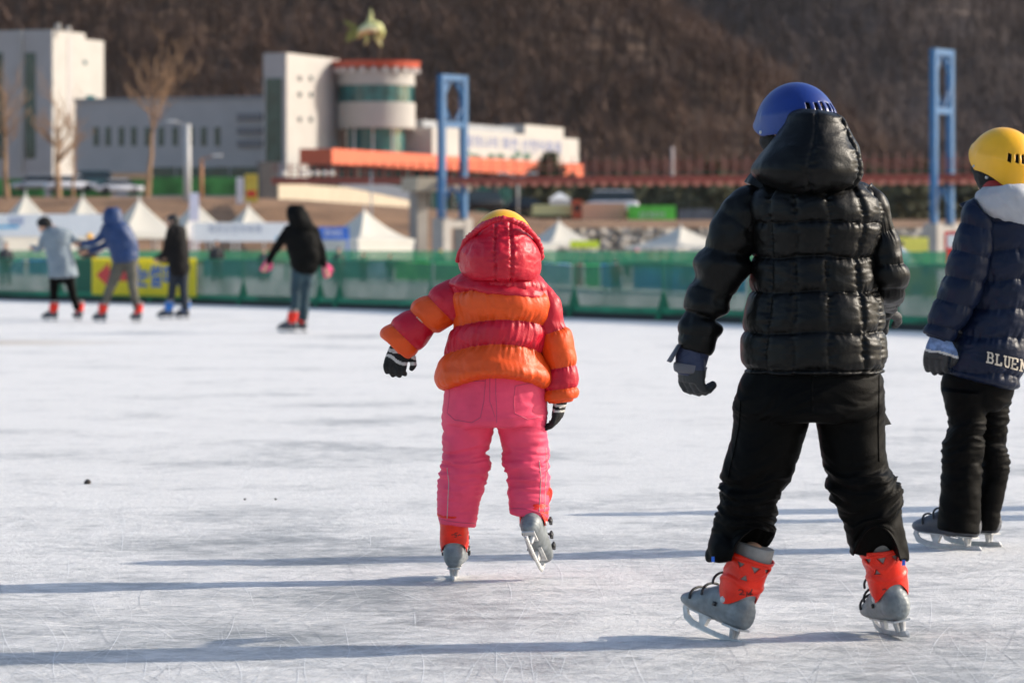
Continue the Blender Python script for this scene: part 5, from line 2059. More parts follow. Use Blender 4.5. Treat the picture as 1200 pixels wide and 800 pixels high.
def make_tent(walls, eave=2.15, name='tent'):
    root = thing(name, 'x', 'tent')
    n, k = 12, 16
    V, F = [], []
    for i in range(n + 1):
        f = i / n
        hw = 2.0 * (f ** 1.0)
        z = eave + (4.35 - eave) * ((1 - f) ** 1.55)
        for s in range(4):
            for j in range(k):
                u_ = j / k
                c0 = [(-1, -1), (1, -1), (1, 1), (-1, 1)][s]
                c1 = [(1, -1), (1, 1), (-1, 1), (-1, -1)][s]
                x, y = c0[0] + (c1[0] - c0[0]) * u_, c0[1] + (c1[1] - c0[1]) * u_
                sag = -.10 * math.sin(PI * u_) * math.sin(PI * f) ** 1
                V.append((x * max(hw, .02), y * max(hw, .02), z + sag))
    m4 = 4 * k
    for i in range(n):
        for j in range(m4):
            F.append((i * m4 + j, (i + 1) * m4 + j, (i + 1) * m4 + (j + 1) % m4, i * m4 + (j + 1) % m4))
    mk('roof', V, F, M_TENT, root, True, local=True)
    mb = MB()
    for s in range(4):
        c0 = [(-1, -1), (1, -1), (1, 1), (-1, 1)][s]
        c1 = [(1, -1), (1, 1), (-1, 1), (-1, -1)][s]
        q = MB()
        mb.hexa([(c0[0] * 2.0, c0[1] * 2.0, eave - .32), (c1[0] * 2.0, c1[1] * 2.0, eave - .32), (c1[0] * 1.985, c1[1] * 1.985, eave - .32), (c0[0] * 1.985, c0[1] * 1.985, eave - .32)],
                [(c0[0] * 2.0, c0[1] * 2.0, eave), (c1[0] * 2.0, c1[1] * 2.0, eave), (c1[0] * 1.985, c1[1] * 1.985, eave), (c0[0] * 1.985, c0[1] * 1.985, eave)])
    mb.build('valance', M_TENT, root, local=True)
    for sx in (-1, 1):
        for sy in (-1, 1):
            mb = MB()
            mb.cyl((sx * 1.93, sy * 1.93, 0), (sx * 1.93, sy * 1.93, eave), .045, 8)
            mb.build('leg', M_POLE, root, local=True)
    mb = MB()
    mb.cyl((0, 0, 4.3), (0, 0, 4.62), .045, 8)
    mb.build('finial', M_POLE, root, local=True)
    for s in walls:
        mb = MB()
        c = [(0, -1.95), (1.95, 0), (0, 1.95), (-1.95, 0)][s]
        mb.box((c[0], c[1], eave / 2 - .15), (3.8 if s % 2 == 0 else .02, .02 if s % 2 == 0 else 3.8, eave - .34))
        mb.build('side_wall', M_TENT, root, local=True)
    return root


T_WALL, T_OPEN = make_tent([0, 1, 2, 3]), make_tent([])
TENTS = [(30, 223, 216, 1.02, 26, T_WALL, 'leftmost white peaked tent, with closed walls'), (97, 226, 224, 1.02, 26, T_WALL, 'white peaked tent second from the left, above the woman in grey'),
         (163, 229, 226, 1.05, 28, T_OPEN, 'white peaked open tent right of the man in blue'), (229, 232, 234, 1.02, 28, T_OPEN, 'white peaked tent behind the lilac flag'),
         (291, 237, 240, 1.0, 28, T_OPEN, 'white peaked tent just left of the woman in black'), (427, 242, 214, 1.0, 40, T_WALL, 'large white peaked tent between the woman in black and the bridge pier'),
         (602, 262, 232, .95, 30, T_WALL, 'white tent half hidden behind the head of the small child'), (655, 256, 246, .95, 30, T_OPEN, 'white peaked tent with a lime green sign on its front'),
         (798, 263, 240, 1.25, 38, T_OPEN, 'low wide white tent left of the shoulder of the child in black'), (858, 268, 246, 1.1, 34, T_OPEN, 'small white tent half behind the shoulder of the child in black')]
for x, y, d, sc, rz, tpl, lab in TENTS:
    t = copy_tree(tpl)
    p = P(x, y, d)
    t.location = (p.x, d, 0)
    t.rotation_euler = (0, 0, math.radians(rz))
    t.scale = (sc, sc, p.z / 4.6)
    tag(t, lab, 'tent', 'peaked festival tents')
TEMPLATES += [T_WALL, T_OPEN]


def panel(name, x0, y0, x1, y1, d, m, label, cat='sign', group=None, th=.05, z_down=False):
    a, b = P(x0, y1, d), P(x1, y0, d)
    mb = MB()
    mb.box(((a.x + b.x) / 2, d, (a.z + b.z) / 2), (b.x - a.x, th, b.z - a.z))
    if z_down:
        for x in (a.x + .08, b.x - .08):
            mb.cyl((x, d + .06, 0), (x, d + .06, b.z), .04, 8)
    o = mb.build(name, m, None, base=((a.x + b.x) / 2, d, z_down and 0 or a.z))
    return tag(o, label, cat, group)


M_BANW = mat('white_banner_cloth', (.82, .81, .80), .7, .03, 2)
o = panel('banner', -30, 251, 128, 277, 211, M_BANW, 'long white banner strung along the left tents', 'banner', None, .03, True)
text_mesh('얼음썰매', M_SIGNB, 'lettering', o, P(10, 264, 210.9), (1, 0, 0), (0, 0, 1), .45, .8, 0, .02)
mb = MB()
a = P(-6, 266, 210.95)
mb.box((a.x + .5, a.y, a.z), (1.6, .02, .16))
mb.build('blue_stripe', mat('sky_blue_print', (.1, .45, .7), .6), o)
o = panel('banner', 226, 261, 346, 283, 226, M_BANW, 'white banner with faint lettering left of the woman in black', 'banner', None, .03, True)
text_mesh('화천산천어축제', mat('grey_print', (.30, .34, .45), .7), 'lettering', o, P(244, 274, 225.95), (1, 0, 0), (0, 0, 1), .52, 3.1, 0, .02)
mb = MB()
a = P(334, 280, 225.95)
mb.box((a.x, a.y, a.z), (1.1, .02, .22))
mb.build('blue_stripe', mat('sky_blue_print', (.1, .45, .7), .6), o)
M_BLUES = mat('blue_sign_face', (.03, .14, .55), .5, .2, 2)
o = panel('sign', 373, 266, 409, 281, 205, M_BLUES, 'small blue and white sign left of the large tent by the pier', 'sign', None, .12, True)
text_mesh('안내소', M_WHITE, 'lettering', o, P(380, 277, 204.9), (1, 0, 0), (0, 0, 1), .38, 1.0, .01, .03)
o = panel('sign', 668, 282, 702, 290.5, 236, mat('lime_sign_face', (.62, .72, .03), .6, .1, 2), 'lime green sign hanging on the small tent right of the small child', 'sign', None, .06)
o = panel('vertical_flag', 222, 226, 233, 259, 228, mat('lilac_flag_cloth', (.62, .60, .72), .7, .06, 2), 'pale lilac vertical flag on a pole among the left tents', 'flag', 'vertical flags', .04, True)
M_FLY = mat('yellow_flag_cloth', (.72, .50, .06), .7, .15, .8, col2=(.74, .62, .10))
o = panel('vertical_flag', 287, 204, 302, 238, 290, M_FLY, 'yellow vertical flag with red print below the round tower building', 'flag', 'vertical flags', .04)
mb = MB()
a = P(294.5, 227, 289.95)
mb.box((a.x, a.y, a.z), (.7, .02, .45))
mb.build('red_print', M_SIGNR, o)
panel('vertical_flag', 277, 208, 285.5, 239, 288, mat('white_flag_cloth', (.78, .72, .74), .7, .05, 2), 'white vertical flag beside the yellow one', 'flag', 'vertical flags', .04)
o = panel('sign', 1107, 271, 1124, 293, 60, M_SIGNR, 'small red framed white notice board beside the arm of the child in navy', 'sign', None, .03, True)
mb = MB()
a, b = P(1110, 290, 59.97), P(1121, 275, 59.97)
mb.box(((a.x + b.x) / 2, a.y, (a.z + b.z) / 2), (b.x - a.x, .02, b.z - a.z))
mb.build('notice', M_WHITE, o)
o = panel('sign', 1052, 278, 1088, 296, 180, mat('yellow_lime_board', (.70, .62, .10), .6, .2, 1), 'yellow board between the two children on the right', 'sign', None, .1, True)
o = panel('timber_board', 131, 203, 178, 210, 300, mat('tan_timber', (.42, .27, .16), .8, .15, 1), 'tan timber board raised on posts above the left bank', 'board', None, .3, True)
# green net strip along the road above the bank
mb = MB()
for x0, x1, y in ((-20, 52, 224), (60, 130, 226), (150, 282, 222)):
    a, b = P(x0, y - 6, 307), P(x1, y - 6, 307)
    mb.box(((a.x + b.x) / 2, 307, a.z - .15), (b.x - a.x, .05, 1.5))
rn = mb.build('road_net', mat('bright_green_net', (.06, .24, .06), .8, .5, .8), None, base=(P(100, 0, 307).x, 307, 4.5))
tag(rn, 'bright green netting along the road edge above the left bank', 'netting')


# =================================================================== vehicles
M_CARGL = mat('car_glass', (.02, .03, .035), .08, .1)
M_TYRE = mat('tyre_rubber', (.02, .02, .02), .85)


def car(px, yb, d, length, m, label, rz, tall=1.5, van=False):
    g = P(px, yb, d)
    root = thing('parked_car', label, 'car', g, math.radians(rz), 'cars parked on the bank')
    Ln, W = length, 1.75
    prof = [(-.5, .28), (-.5, .72), (-.42, .86), (-.30, .90), (-.20, 1.0), (.30, 1.0), (.42, .90), (.5, .80), (.5, .28)] if not van else [(-.5, .25), (-.5, .75), (-.44, .9), (-.36, .95), (-.3, .98), (.4, .98), (.48, .9), (.5, .75), (.5, .25)]
    lo = [(x * Ln, z * .62 * tall if z > .5 else z * .9) for x, z in prof]
    mb = MB()
    k = len(lo)
    V, F = [], []
    for y, s in ((-.5, .94), (-.46, 1), (.46, 1), (.5, .94)):
        for x, z in lo:
            V.append((x * s, y * W, .25 + (z - .25) * s))
    for r in range(3):
        for i in range(k):
            F.append((r * k + i, r * k + (i + 1) % k, (r + 1) * k + (i + 1) % k, (r + 1) * k + i))
    F += [tuple(range(k - 1, -1, -1)), tuple(range(3 * k, 4 * k))]
    mk('body', V, F, m, root, True, local=True)
    z0, z1 = .56 * tall, .97 * tall
    x0, x1, x2, x3 = (-.36, -.20, .26, .44) if not van else (-.42, -.32, .40, .48)
    V = []
    for z, a, b, w in ((z0, x0, x3, .86), (z1, x1, x2, .72)):
        V += [(a * Ln, -w * W / 2, z), (b * Ln, -w * W / 2, z), (b * Ln, w * W / 2, z), (a * Ln, w * W / 2, z)]
    mk('window', V, BOXF, M_CARGL, root, False, local=True)
    V = []
    for z, a, b, w in ((z1 - .03, x1 - .01, x2 + .01, .74), (z1 + .05, x1 + .03, x2 - .03, .66)):
        V += [(a * Ln, -w * W / 2, z), (b * Ln, -w * W / 2, z), (b * Ln, w * W / 2, z), (a * Ln, w * W / 2, z)]
    mk('roof', V, BOXF, m, root, False, local=True)
    for sx in (-.31, .31):
        for sy in (-1, 1):
            V, F = frustum((sx * Ln, sy * W * .40, .32), (sx * Ln, sy * W * .50, .32), .32, .32, 16)
            mk('wheel', V, F, M_TYRE, root, False, local=True)
    for sy in (-1, 1):
        mb = MB()
        mb.box((-.495 * Ln, sy * .33 * W, .68), (.06, .32, .14))
        mb.build('headlight', M_WHITE, root, local=True)
    return root


MCW, MCD, MCT, MCS = mat('white_car_paint', (.78, .78, .82), .25, .03), mat('black_car_paint', (.015, .016, .02), .2, .05), mat('dark_teal_car_paint', (.03, .075, .085), .2, .1), mat('silver_car_paint', (.50, .51, .52), .22, .05, metal=.4)
car(45, 225, 303, 4.2, MCS, 'silver hatchback behind the leftmost bare trunk on the bank', 10, 1.35)
car(82, 225, 300, 3.9, MCW, 'white car between the bare trunk and the teal car on the bank', 200, 1.3)
car(112, 226, 303, 4.8, MCT, 'dark teal off-road car on the left bank', 195, 1.75)
car(140, 228, 299, 3.6, MCW, 'white car at the right of the dark teal car on the bank', 190, 1.2)
car(562, 249, 312, 3.6, MCD, 'black van with a bright windscreen below the left blue bridge tower', 20, 1.75, True)
car(612, 250, 316, 3.6, MCD, 'dark car between the black van and the yellow truck', 5, 1.3)


def truck(px0, px1, y0, y1, d, m, label, cabm=None, cab=None, text=None):
    a, b = P(px0, y1, d), P(px1, y0, d)
    root = thing('box_truck', label, 'truck', ((a.x + b.x) / 2, d, a.z), 0, 'trucks and trailers on the right bank')
    H, Wd = b.z - a.z, b.x - a.x
    x0 = -Wd / 2
    mb = MB()
    mb.box((0, 0, H * .58), (Wd, 2.2, H * .84))
    mb.build('cargo_box', m, root, local=True)
    mb = MB()
    mb.box((0, 0, H * .10), (Wd * .96, 1.6, H * .10))
    mb.build('chassis', M_BLACKPL, root, local=True)
    for k in (-.36, .34):
        for sy in (-1, 1):
            V, F = frustum((k * Wd, sy * .75, .30), (k * Wd, sy * 1.0, .30), .34, .34, 16)
            mk('wheel', V, F, M_TYRE, root, False, local=True)
    if cab:
        c0, c1, cy = P(cab[0], cab[3], d), P(cab[1], cab[2], d), 0
        mb = MB()
        cx0, cx1 = c0.x - (a.x + b.x) / 2, c1.x - (a.x + b.x) / 2
        hh = c1.z - c0.z
        mb.box(((cx0 + cx1) / 2, 0, hh / 2 + .2), (cx1 - cx0 - .03, 1.9, hh - .2))
        cb = mb.build('cab', cabm, root, local=True)
        mb = MB()
        mb.box(((cx0 + cx1) / 2, -.97, hh * .68), ((cx1 - cx0) * .6, .06, hh * .28))
        mb.build('window', M_CARGL, cb, local=True)
    if text:
        text_mesh(text, M_WHITE, 'lettering', root, P(px0 + (px1 - px0) * .22, y1 - 8, d - 1.12), (1, 0, 0), (0, 0, 1), H * .30, Wd * .55, .01, .02)
    return root


MTY, MTO, MTG, MTR = mat('pale_yellow_truck_paint', (.85, .75, .34), .5, .06), mat('salmon_truck_paint', (.86, .44, .27), .5, .06), mat('green_truck_paint', (.12, .62, .06), .5, .2, .8), mat('red_orange_cab_paint', (.60, .09, .03), .4)
truck(624, 671, 240, 255, 305, MTY, 'pale yellow box truck right of the head of the small child')
truck(682, 733, 238, 261, 303, MTO, 'salmon pink box truck with a red cab', MTR, (670, 682, 233, 258))
truck(736, 791, 241, 263, 301, MTG, 'bright green box truck with white lettering', None, None, '산천어')
truck(796, 836, 245, 263, 308, mat('grey_blue_truck_paint', (.12, .13, .16), .5, .3, 2), 'dark grey box truck right of the bright green one')
o = thing('site_cabin', 'small white cabin with pitched roof behind the yellow truck', 'cabin', P(655, 252, 318))
a, b = P(644, 250, 318), P(668, 234, 318)
mb = MB()
mb.box(((a.x + b.x) / 2, 318, (a.z + b.z) / 2), (b.x - a.x, 2, b.z - a.z))
mb.build('wall', M_WHITE, o)
mb = MB()
mb.hexa([(a.x - .1, 316.9, b.z), (b.x + .1, 316.9, b.z), (b.x + .1, 319.1, b.z), (a.x - .1, 319.1, b.z)], [((a.x + b.x) / 2 - .1, 317.9, b.z + .6), ((a.x + b.x) / 2 + .1, 317.9, b.z + .6), ((a.x + b.x) / 2 + .1, 318.1, b.z + .6), ((a.x + b.x) / 2 - .1, 318.1, b.z + .6)])
mb.build('roof', M_WHITE, o)
for x0, x1, y0, y1, d, lab in ((705, 727, 231, 240, 322, 'white van roof showing above the salmon truck'),):
    a, b = P(x0, y1 + 12, d), P(x1, y0, d)
    car((x0 + x1) / 2, 255, d, 4.6, MCW, 'white van parked behind the salmon pink truck', 0, 2.3, True)

# =================================================================== lamp posts
M_LAMP = mat('pale_lamp_post', (.50, .49, .48), .5, .06)


def lamp(px, yt, yb, d, r, m, label, arm=0):
    p0, p1 = P(px, yb, d), P(px, yt, d)
    root = thing('street_lamp', label, 'street lamp', p0, 0, 'lamp posts on the bank')
    V, F = frustum(p0, p1, r * 1.25, r, 12)
    mk('pole', V, F, m, root)
    if arm:
        for s in ((-1, 1) if arm == 2 else (arm,)):
            mb = MB()
            e_ = p1 + Vector((s * 1.0, 0, .25))
            mb.cyl(p1 - Vector((0, 0, .1)), e_, .05, 8)
            ar_ = mb.build('arm', m, root)
            mb = MB()
            mb.box(e_ + Vector((s * .2, 0, 0)), (.7, .3, .16))
            mb.build('lamp_head', M_WHITE, ar_)


lamp(219.5, 146, 250, 290, .24, M_LAMP, 'thick pale lamp post in front of the long grey wing', -1)
lamp(236, 186, 248, 292, .12, mat('orange_brown_post', (.40, .18, .08), .7), 'thin orange brown post right of the pale lamp post', 1)
lamp(435, 200, 300, 260, .05, M_LAMP, 'slim grey lamp post beside the large tent')
lamp(607, 207, 262, 300, .05, M_LAMP, 'slim lamp post rising between the small child and the hall', 2)
lamp(788, 172, 262, 420, .16, mat('pinkish_post', (.45, .36, .34), .7), 'tall pale mast above the footbridge deck')

# =================================================================== trees
M_BARK = mat('light_brown_bark', (.36, .22, .125), .9, .25, .8, bump=.5, bscale=6)  # one light brown for all trunks and bare branches


def bare_tree(px, yb, yt, d, label, seed, r0=.28, lean=0.0):
    r = random.Random(seed)
    p0, p1 = P(px, yb, d), P(px + lean, yt, d)
    H = p1.z - p0.z
    root = thing('bare_tree', label, 'tree', p0, 0, 'bare trees on the left bank')
    ax = p1 - p0
    n = 9
    tr = [(*(p0 + ax * (i / n) + Vector((r.gauss(0, .05), r.gauss(0, .05), 0))), r0 * (1 - .85 * i / n)) for i in range(n + 1)]
    V, F = tube(tr, 10)
    mk('trunk', V, F, M_BARK, root)
    mb = MB()

    def branch(a, dr, ln, rad, dep):
        pts = [(*a, rad)]
        q = Vector(a)
        dd = Vector(dr)
        for k in range(4):
            dd = (dd + Vector((r.gauss(0, .16), r.gauss(0, .16), .10 + r.gauss(0, .08)))).normalized()
            q = q + dd * ln / 4
            pts.append((*q, rad * (1 - .2 * (k + 1)) + .006))
            if dep and r.random() < .95:
                a2 = r.uniform(0, 2 * PI)
                branch(q, (dd + Vector((math.cos(a2), math.sin(a2), .3)) * .8).normalized(), ln * r.uniform(.4, .65), rad * .5, dep - 1)
        mb.tube(pts, 5, 0, False)
    for k in range(15):
        f = r.uniform(.38, .97)
        a = r.uniform(0, 2 * PI)
        branch(p0 + ax * f, Vector((math.cos(a), math.sin(a), r.uniform(.5, 1.3))).normalized(), H * r.uniform(.16, .30), r0 * (1 - .8 * f) * .45, 2)
    mb.build('crown', M_BARK, root, True)


bare_tree(8, 240, 108, 292, 'bare tree at the very left edge before the office tower', 1, .26, -4)
bare_tree(68, 240, 118, 293, 'bare tree with sunlit trunk before the right side of the office tower', 2, .28, -2)
bare_tree(172, 242, 66, 300, 'tall slender bare tree in front of the long grey wing', 3, .22, 12)
bare_tree(85, 238, 140, 297, 'small thin bare tree just right of the one with sunlit trunk', 5, .14, 3)
M_PINE = mat('pine_needles', (.075, .080, .036), .9, .45, .5, col2=(.15, .145, .075))


def make_pine(seed):
    r = np.random.default_rng(seed)
    root = thing('pine_tree', 'x', 'tree')
    V, F = frustum((0, 0, -.5), (0, 0, 5.2), .16, .04, 8)
    mk('trunk', V, F, M_BARK, root, local=True)
    n = 1500
    h = r.uniform(.5, 6, n)
    R_ = np.where(h < 1.4, 1.5 * h / 1.4, 2.0 * (1 - (h - 1.4) / 4.9) ** .8) * r.uniform(.2, 1.12, n) ** .6
    lobe = 1 + .35 * np.sin(h * 5 + r.uniform(0, 6))
    a = r.uniform(0, 2 * PI, n)
    c = np.stack([np.cos(a) * R_ * lobe, np.sin(a) * R_ * lobe, h], -1)
    d1, d2 = r.normal(size=(n, 3)) * .26, r.normal(size=(n, 3)) * .26
    V = np.stack([c - d1, c + d1, c + d2 * 1.3], 1).reshape(-1, 3)
    mk('crown', V, np.arange(3 * n).reshape(-1, 3).tolist(), M_PINE, root, False, local=True)
    return root


PINES = [make_pine(s) for s in (11, 12, 13)]
TEMPLATES += PINES
rr = random.Random(21)
xs = [632, 650, 668, 686, 706, 727, 748, 768, 790, 812, 836, 858, 880, 1014, 1030, 1048, 1066, 1084, 1118, 1140, 915, 950, 985, 1165, 1190]
for k, x in enumerate(xs):
    t = copy_tree(PINES[k % 3])
    d = 400 + rr.uniform(-12, 30)
    p = P(x, 258, d)
    t.location = (p.x, d, terr(np.array(p.x), np.array(d)) - .2)
    s = rr.uniform(.85, 1.2)
    t.scale = (s * 1.15, s * 1.15, s * .95)
    t.rotation_euler = (0, 0, rr.uniform(0, 6))
    tag(t, 'dark green pine in the tree belt behind the footbridge deck', 'tree', 'pines behind the footbridge')
t = copy_tree(PINES[1])
p = P(641, 205, 462)
t.location = (p.x, 430, 4.0)
t.scale = (1.4, 1.4, 1.25)
tag(t, 'dark conifer in front of the painted wall of the hall', 'tree')

# =================================================================== other people
SKL_RED = make_skate(M_RED, M_DARKBOOT, True, .35)
SKL_BLUE = make_skate(M_BLUECUFF, M_DARKBOOT, True, .35)
TEMPLATES += [SKL_RED, SKL_BLUE]


def skater(label, D, head, yaw, torso, arms, legs, feet, mats, hat=None, cuffs=SKL_RED, gl=None, ratio=.75, hood=None, hair=None, muff=None, hs=1.0, group='skaters on the ice'):
    jm, pm = mats
    hp, hM = head_parts(P(head[0], head[1], D), yaw, hs, head[2] if len(head) > 2 else 0)
    mpx = D / FPX
    parts = list(hp)
    tl = pairs(D, torso, ratio, 'y')
    parts.append(loft(pairs(D, torso, ratio, 'y', shrink=.75), 30, 30)[:2])
    nx = (torso[0][0] + torso[0][2]) / 2
    parts.append(tube([(*P(nx, torso[0][1] + 4, D), .05), (*P(head[0], head[1], D), .045)], 10))
    at, lt = [], []
    for a in arms:
        at.append([(*P(x, y, D + dy), r * mpx) for x, y, dy, r in a])
        parts.append(tube([(x, y, z, r * .6) for x, y, z, r in at[-1]], 10))
        e0, e1 = Vector(at[-1][-2][:3]), Vector(at[-1][-1][:3])
        dr = (e1 - e0).normalized()
        parts.append(tube([(*e1, .03), (*(e1 + dr * .07), .035), (*(e1 + dr * .14), .022)], 10))
    for l in legs:
        lt.append([(*P(x, y, D + dy), r * mpx) for x, y, dy, r in l])
        parts.append(tube([(x, y, z, r * .6) for x, y, z, r in lt[-1]], 10))
    Ms = []
    for (x, y, dz, yw, pitch) in feet:
        M = skate_matrix(Vector((P(x, y, D).x, D + dz, 0)), yw, pitch, 0, 1.0)
        Ms.append(M)
        parts.append(foot_tube(M))
    base = P(feet[0][0], 0, D)
    base.z = 0
    o = body_mesh('person', parts, hM, base, .013)
    tag(o, label, 'person', group)
    jp = [loft(tl, 60, 60, lambda t, q, p: .010 * fbm(p * 9, 2) + .006 * np.sin(q * .55) ** 2)[:2]] + [tube(a, 14, True, 3) for a in at]
    V, F = union(jp, .013, 2)
    N = vnormals(V, F)
    V = V + N * (.010 * fbm(V * 11 + D, 3))[:, None]
    jk = mk('jacket', V, F, jm, o)
    lp = [tube(l, 14, True, 3) for l in lt]
    xa, xb, ya = torso[-1][0], torso[-1][2], torso[-1][1]
    lp.append(loft(pairs(D, [(xa + 3, ya - 14, xb - 3, ya - 14), (xa + 2, ya - 6, xb - 2, ya - 6), (xa + 3, ya + 2, xb - 3, ya + 2), (xa + 6, ya + 6, xb - 6, ya + 6)], .7, shrink=.85), 30, 20)[:2])
    V, F = union(lp, .012, 2)
    N = vnormals(V, F)
    V = V + N * (.008 * ridge(np.stack([(V[:, 0] - base.x) * 6, (V[:, 1] - base.y) * 6, V[:, 2] * 22], -1), 2))[:, None]
    mk('trousers', V, F, pm, o)
    if hair is not None:
        hair_mesh(hM, o, hair)
    elif hood is None and hat is None:
        hair_mesh(hM, o)
    if hat is not None:
        helmet('hat', hM, hat, o, False, .97, .03, -.03, -.05, lod=.4)
    if hood is not None:
        V, F, _ = loft(pairs(D, hood[0], 1.0), 60, 50, lambda t, q, p: .012 * fbm(p * 9, 2))
        keep = [f for f in F if not (lambda c: c[1] > .07 and -.09 < c[2] < .07 and abs(c[0]) < .06)(xf(hM.inverted(), V[list(f)].mean(0)[None])[0])]
        mk('hood', V, keep, hood[1], jk)
    if muff:
        V, F = tube([(*P(*muff[:2], D - .07), .035), (*P(muff[0] + 1, muff[1], D - .05), .04)], 12)
        mk('ear_muff', V, F, M_WHITEFUR, o)
    if gl is not None:
        for a in at:
            e0, e1 = Vector(a[-2][:3]), Vector(a[-1][:3])
            dr = (e1 - e0).normalized()
            glove('glove', e1 - dr * .02, e1 + dr * .17, (0, 1, .2), 1.15, [gl], o, .35, 1, None, voxel=.007)
    for M in Ms:
        put_skate(cuffs, o, M)
    return o


M_WHITEFUR = mat('white_fur', (.75, .74, .74), .9, .1, 60, bump=.8, bscale=150)
M_GREYCOAT = mat('blue_grey_coat', (.20, .245, .285), .75, .08, 6)
M_BLUEJ = mat('blue_shiny_nylon', (.003, .030, .120), .55, .15, 8, bump=.1, bscale=90)
M_DARKCOAT = mat('charcoal_coat', (.009, .008, .008), .75, .2, 8, spec=.15)
M_BROWNP = mat('grey_brown_trousers', (.085, .078, .062), .8, .3, 5, col2=(.13, .12, .095))
M_JEANS = mat('dark_jeans', (.018, .045, .062), .8, .25, 8)
M_NAVYP = mat('navy_jeans', (.012, .018, .030), .8, .2, 8)
M_PINKG = mat('pink_knit_wool', (.78, .08, .22), .9, .15, 60, bump=.4, bscale=220)
M_SOFTBLK = mat('soft_black_coat', (.004, .004, .0038), .75, .2, 8, spec=.1)
skater('woman in a long pale blue grey coat with red skates leaning left', 56.2, (52, 263), 60,
       [(56, 265, 76, 267), (51, 270, 83, 271), (50, 280, 84, 280), (53, 292, 83, 291), (55, 303, 86, 302), (57, 315, 89, 314), (58, 324, 91, 322), (60, 326, 88, 325)],
       [[(55, 271, 0, 5), (50, 282, 0, 4.5), (47, 291, .05, 4), (42, 291, .12, 3.5)], [(80, 273, 0, 5), (90, 284, 0, 4.6), (100, 291, 0, 4), (108, 292, 0, 3.2)]],
       [[(65, 318, 0, 7), (63, 340, 0, 5), (64, 361, 0, 4)], [(80, 318, 0, 7), (84, 340, 0, 5), (90, 360, 0, 4)]],
       [(60, 377, 0, 65, 0), (91, 376, .1, 30, 0)], (M_GREYCOAT, M_BLACKP), hat=M_KNITB, gl=M_GREYCOAT, ratio=.8)
skater('man in a hooded blue padded jacket and grey brown trousers bending left', 55, (131, 256, -12), 65,
       [(128, 260, 146, 259), (120, 266, 152, 265), (121, 276, 157, 274), (125, 288, 161, 286), (129, 298, 162, 296), (131, 306, 162, 304), (135, 308, 158, 307)],
       [[(124, 267, 0, 5.5), (119, 277, .0, 4.8), (108, 284, .0, 4.2), (97, 285, .05, 3.4)], [(140, 270, .30, 5), (128, 284, .38, 4.6), (112, 292, .35, 4), (104, 294, .3, 3.2)]],
       [[(141, 306, 0, 8.5), (134, 326, 0, 6.5), (126, 345, 0, 4.8), (122, 361, 0, 4.2)], [(153, 305, 0, 8.5), (155, 326, 0, 6.2), (157, 345, 0, 4.6), (161, 361, 0, 4.2)]],
       [(118, 378, 0, 50, 0), (160, 378, .05, 35, 0)], (M_BLUEJ, M_BROWNP), gl=M_GLOVED, hood=([(126, 243, 138, 243), (122, 248, 142, 248), (120, 256, 144, 256), (122, 262, 145, 263), (128, 267, 142, 268)], M_BLUEJ))
skater('girl with long dark hair, charcoal coat and blue skates standing beside the yellow sign', 57.5, (202, 260), 75,
       [(200, 264, 212, 264), (196, 270, 216, 269), (194, 282, 219, 281), (195, 298, 221, 297), (197, 312, 222, 312), (198, 320, 221, 321), (201, 323, 217, 323)],
       [[(200, 270, -.1, 4.6), (196, 284, -.12, 4.4), (193, 295, -.05, 3.8), (187, 301, .05, 3.2)], [(214, 270, .1, 4.6), (214, 286, .14, 4.2), (206, 298, .2, 3.6), (196, 302, .22, 3)]],
       [[(204, 318, 0, 6.5), (202, 338, 0, 4.8), (199, 360, 0, 4)], [(215, 318, 0, 6.5), (215, 338, 0, 4.8), (217, 360, 0, 4)]],
       [(195, 374, 0, 65, 0), (214, 374, .1, 60, 0)], (M_DARKCOAT, M_NAVYP), gl=M_KNITB, hair=.16, cuffs=SKL_BLUE, ratio=.95)
skater('woman in a black hooded coat, white ear muffs, jeans and pink mittens gliding left', 48.2, (347, 252), 70,
       [(342, 260, 362, 262), (335, 267, 368, 268), (333, 278, 373, 278), (336, 292, 376, 290), (340, 306, 376, 304), (342, 316, 373, 315), (346, 321, 368, 321)],
       [[(338, 269, -.05, 6), (328, 284, 0, 5.5), (319, 298, .05, 4.6), (315, 306, .05, 4)], [(368, 270, 0, 6), (374, 286, 0, 5.4), (378, 300, 0, 4.6), (381, 311, 0, 4)]],
       [[(350, 316, 0, 8.5), (347, 342, 0, 6.2), (346, 372, 0, 4.8)], [(360, 316, .05, 8.5), (358, 342, .05, 6.2), (356, 372, .05, 4.8)]],
       [(339, 389, 0, 70, 0), (350, 389, .12, 65, 0)], (M_SOFTBLK, M_JEANS), gl=M_PINKG, hood=([(340, 240, 354, 240), (336, 246, 359, 246), (336, 256, 364, 256), (340, 266, 370, 266), (346, 274, 368, 274)], M_SOFTBLK), muff=(341, 252))
# the skater whose shadow crosses the ice from beyond the picture's right edge
X_ = P(1569, 590, 15.86)
skater('skater in a dark coat standing on the ice beyond the right edge', 15.86, (1569, 178), 80,
       [(1535, 215, 1600, 215), (1515, 235, 1622, 235), (1512, 290, 1625, 290), (1518, 350, 1620, 350), (1520, 400, 1618, 400), (1530, 410, 1608, 410)],
       [[(1525, 235, 0, 22), (1510, 300, 0, 19), (1505, 365, .1, 14)], [(1612, 235, 0, 22), (1628, 300, 0, 19), (1632, 365, .1, 14)]],
       [[(1548, 400, 0, 30), (1545, 480, 0, 22), (1545, 560, 0, 17)], [(1590, 400, .05, 30), (1594, 480, .05, 22), (1594, 560, .05, 17)]],
       [(1545, 590, 0, 70, 0), (1594, 588, .1, 60, 0)], (M_DARKCOAT, M_JEANS), hat=M_KNITB, gl=M_KNITB)


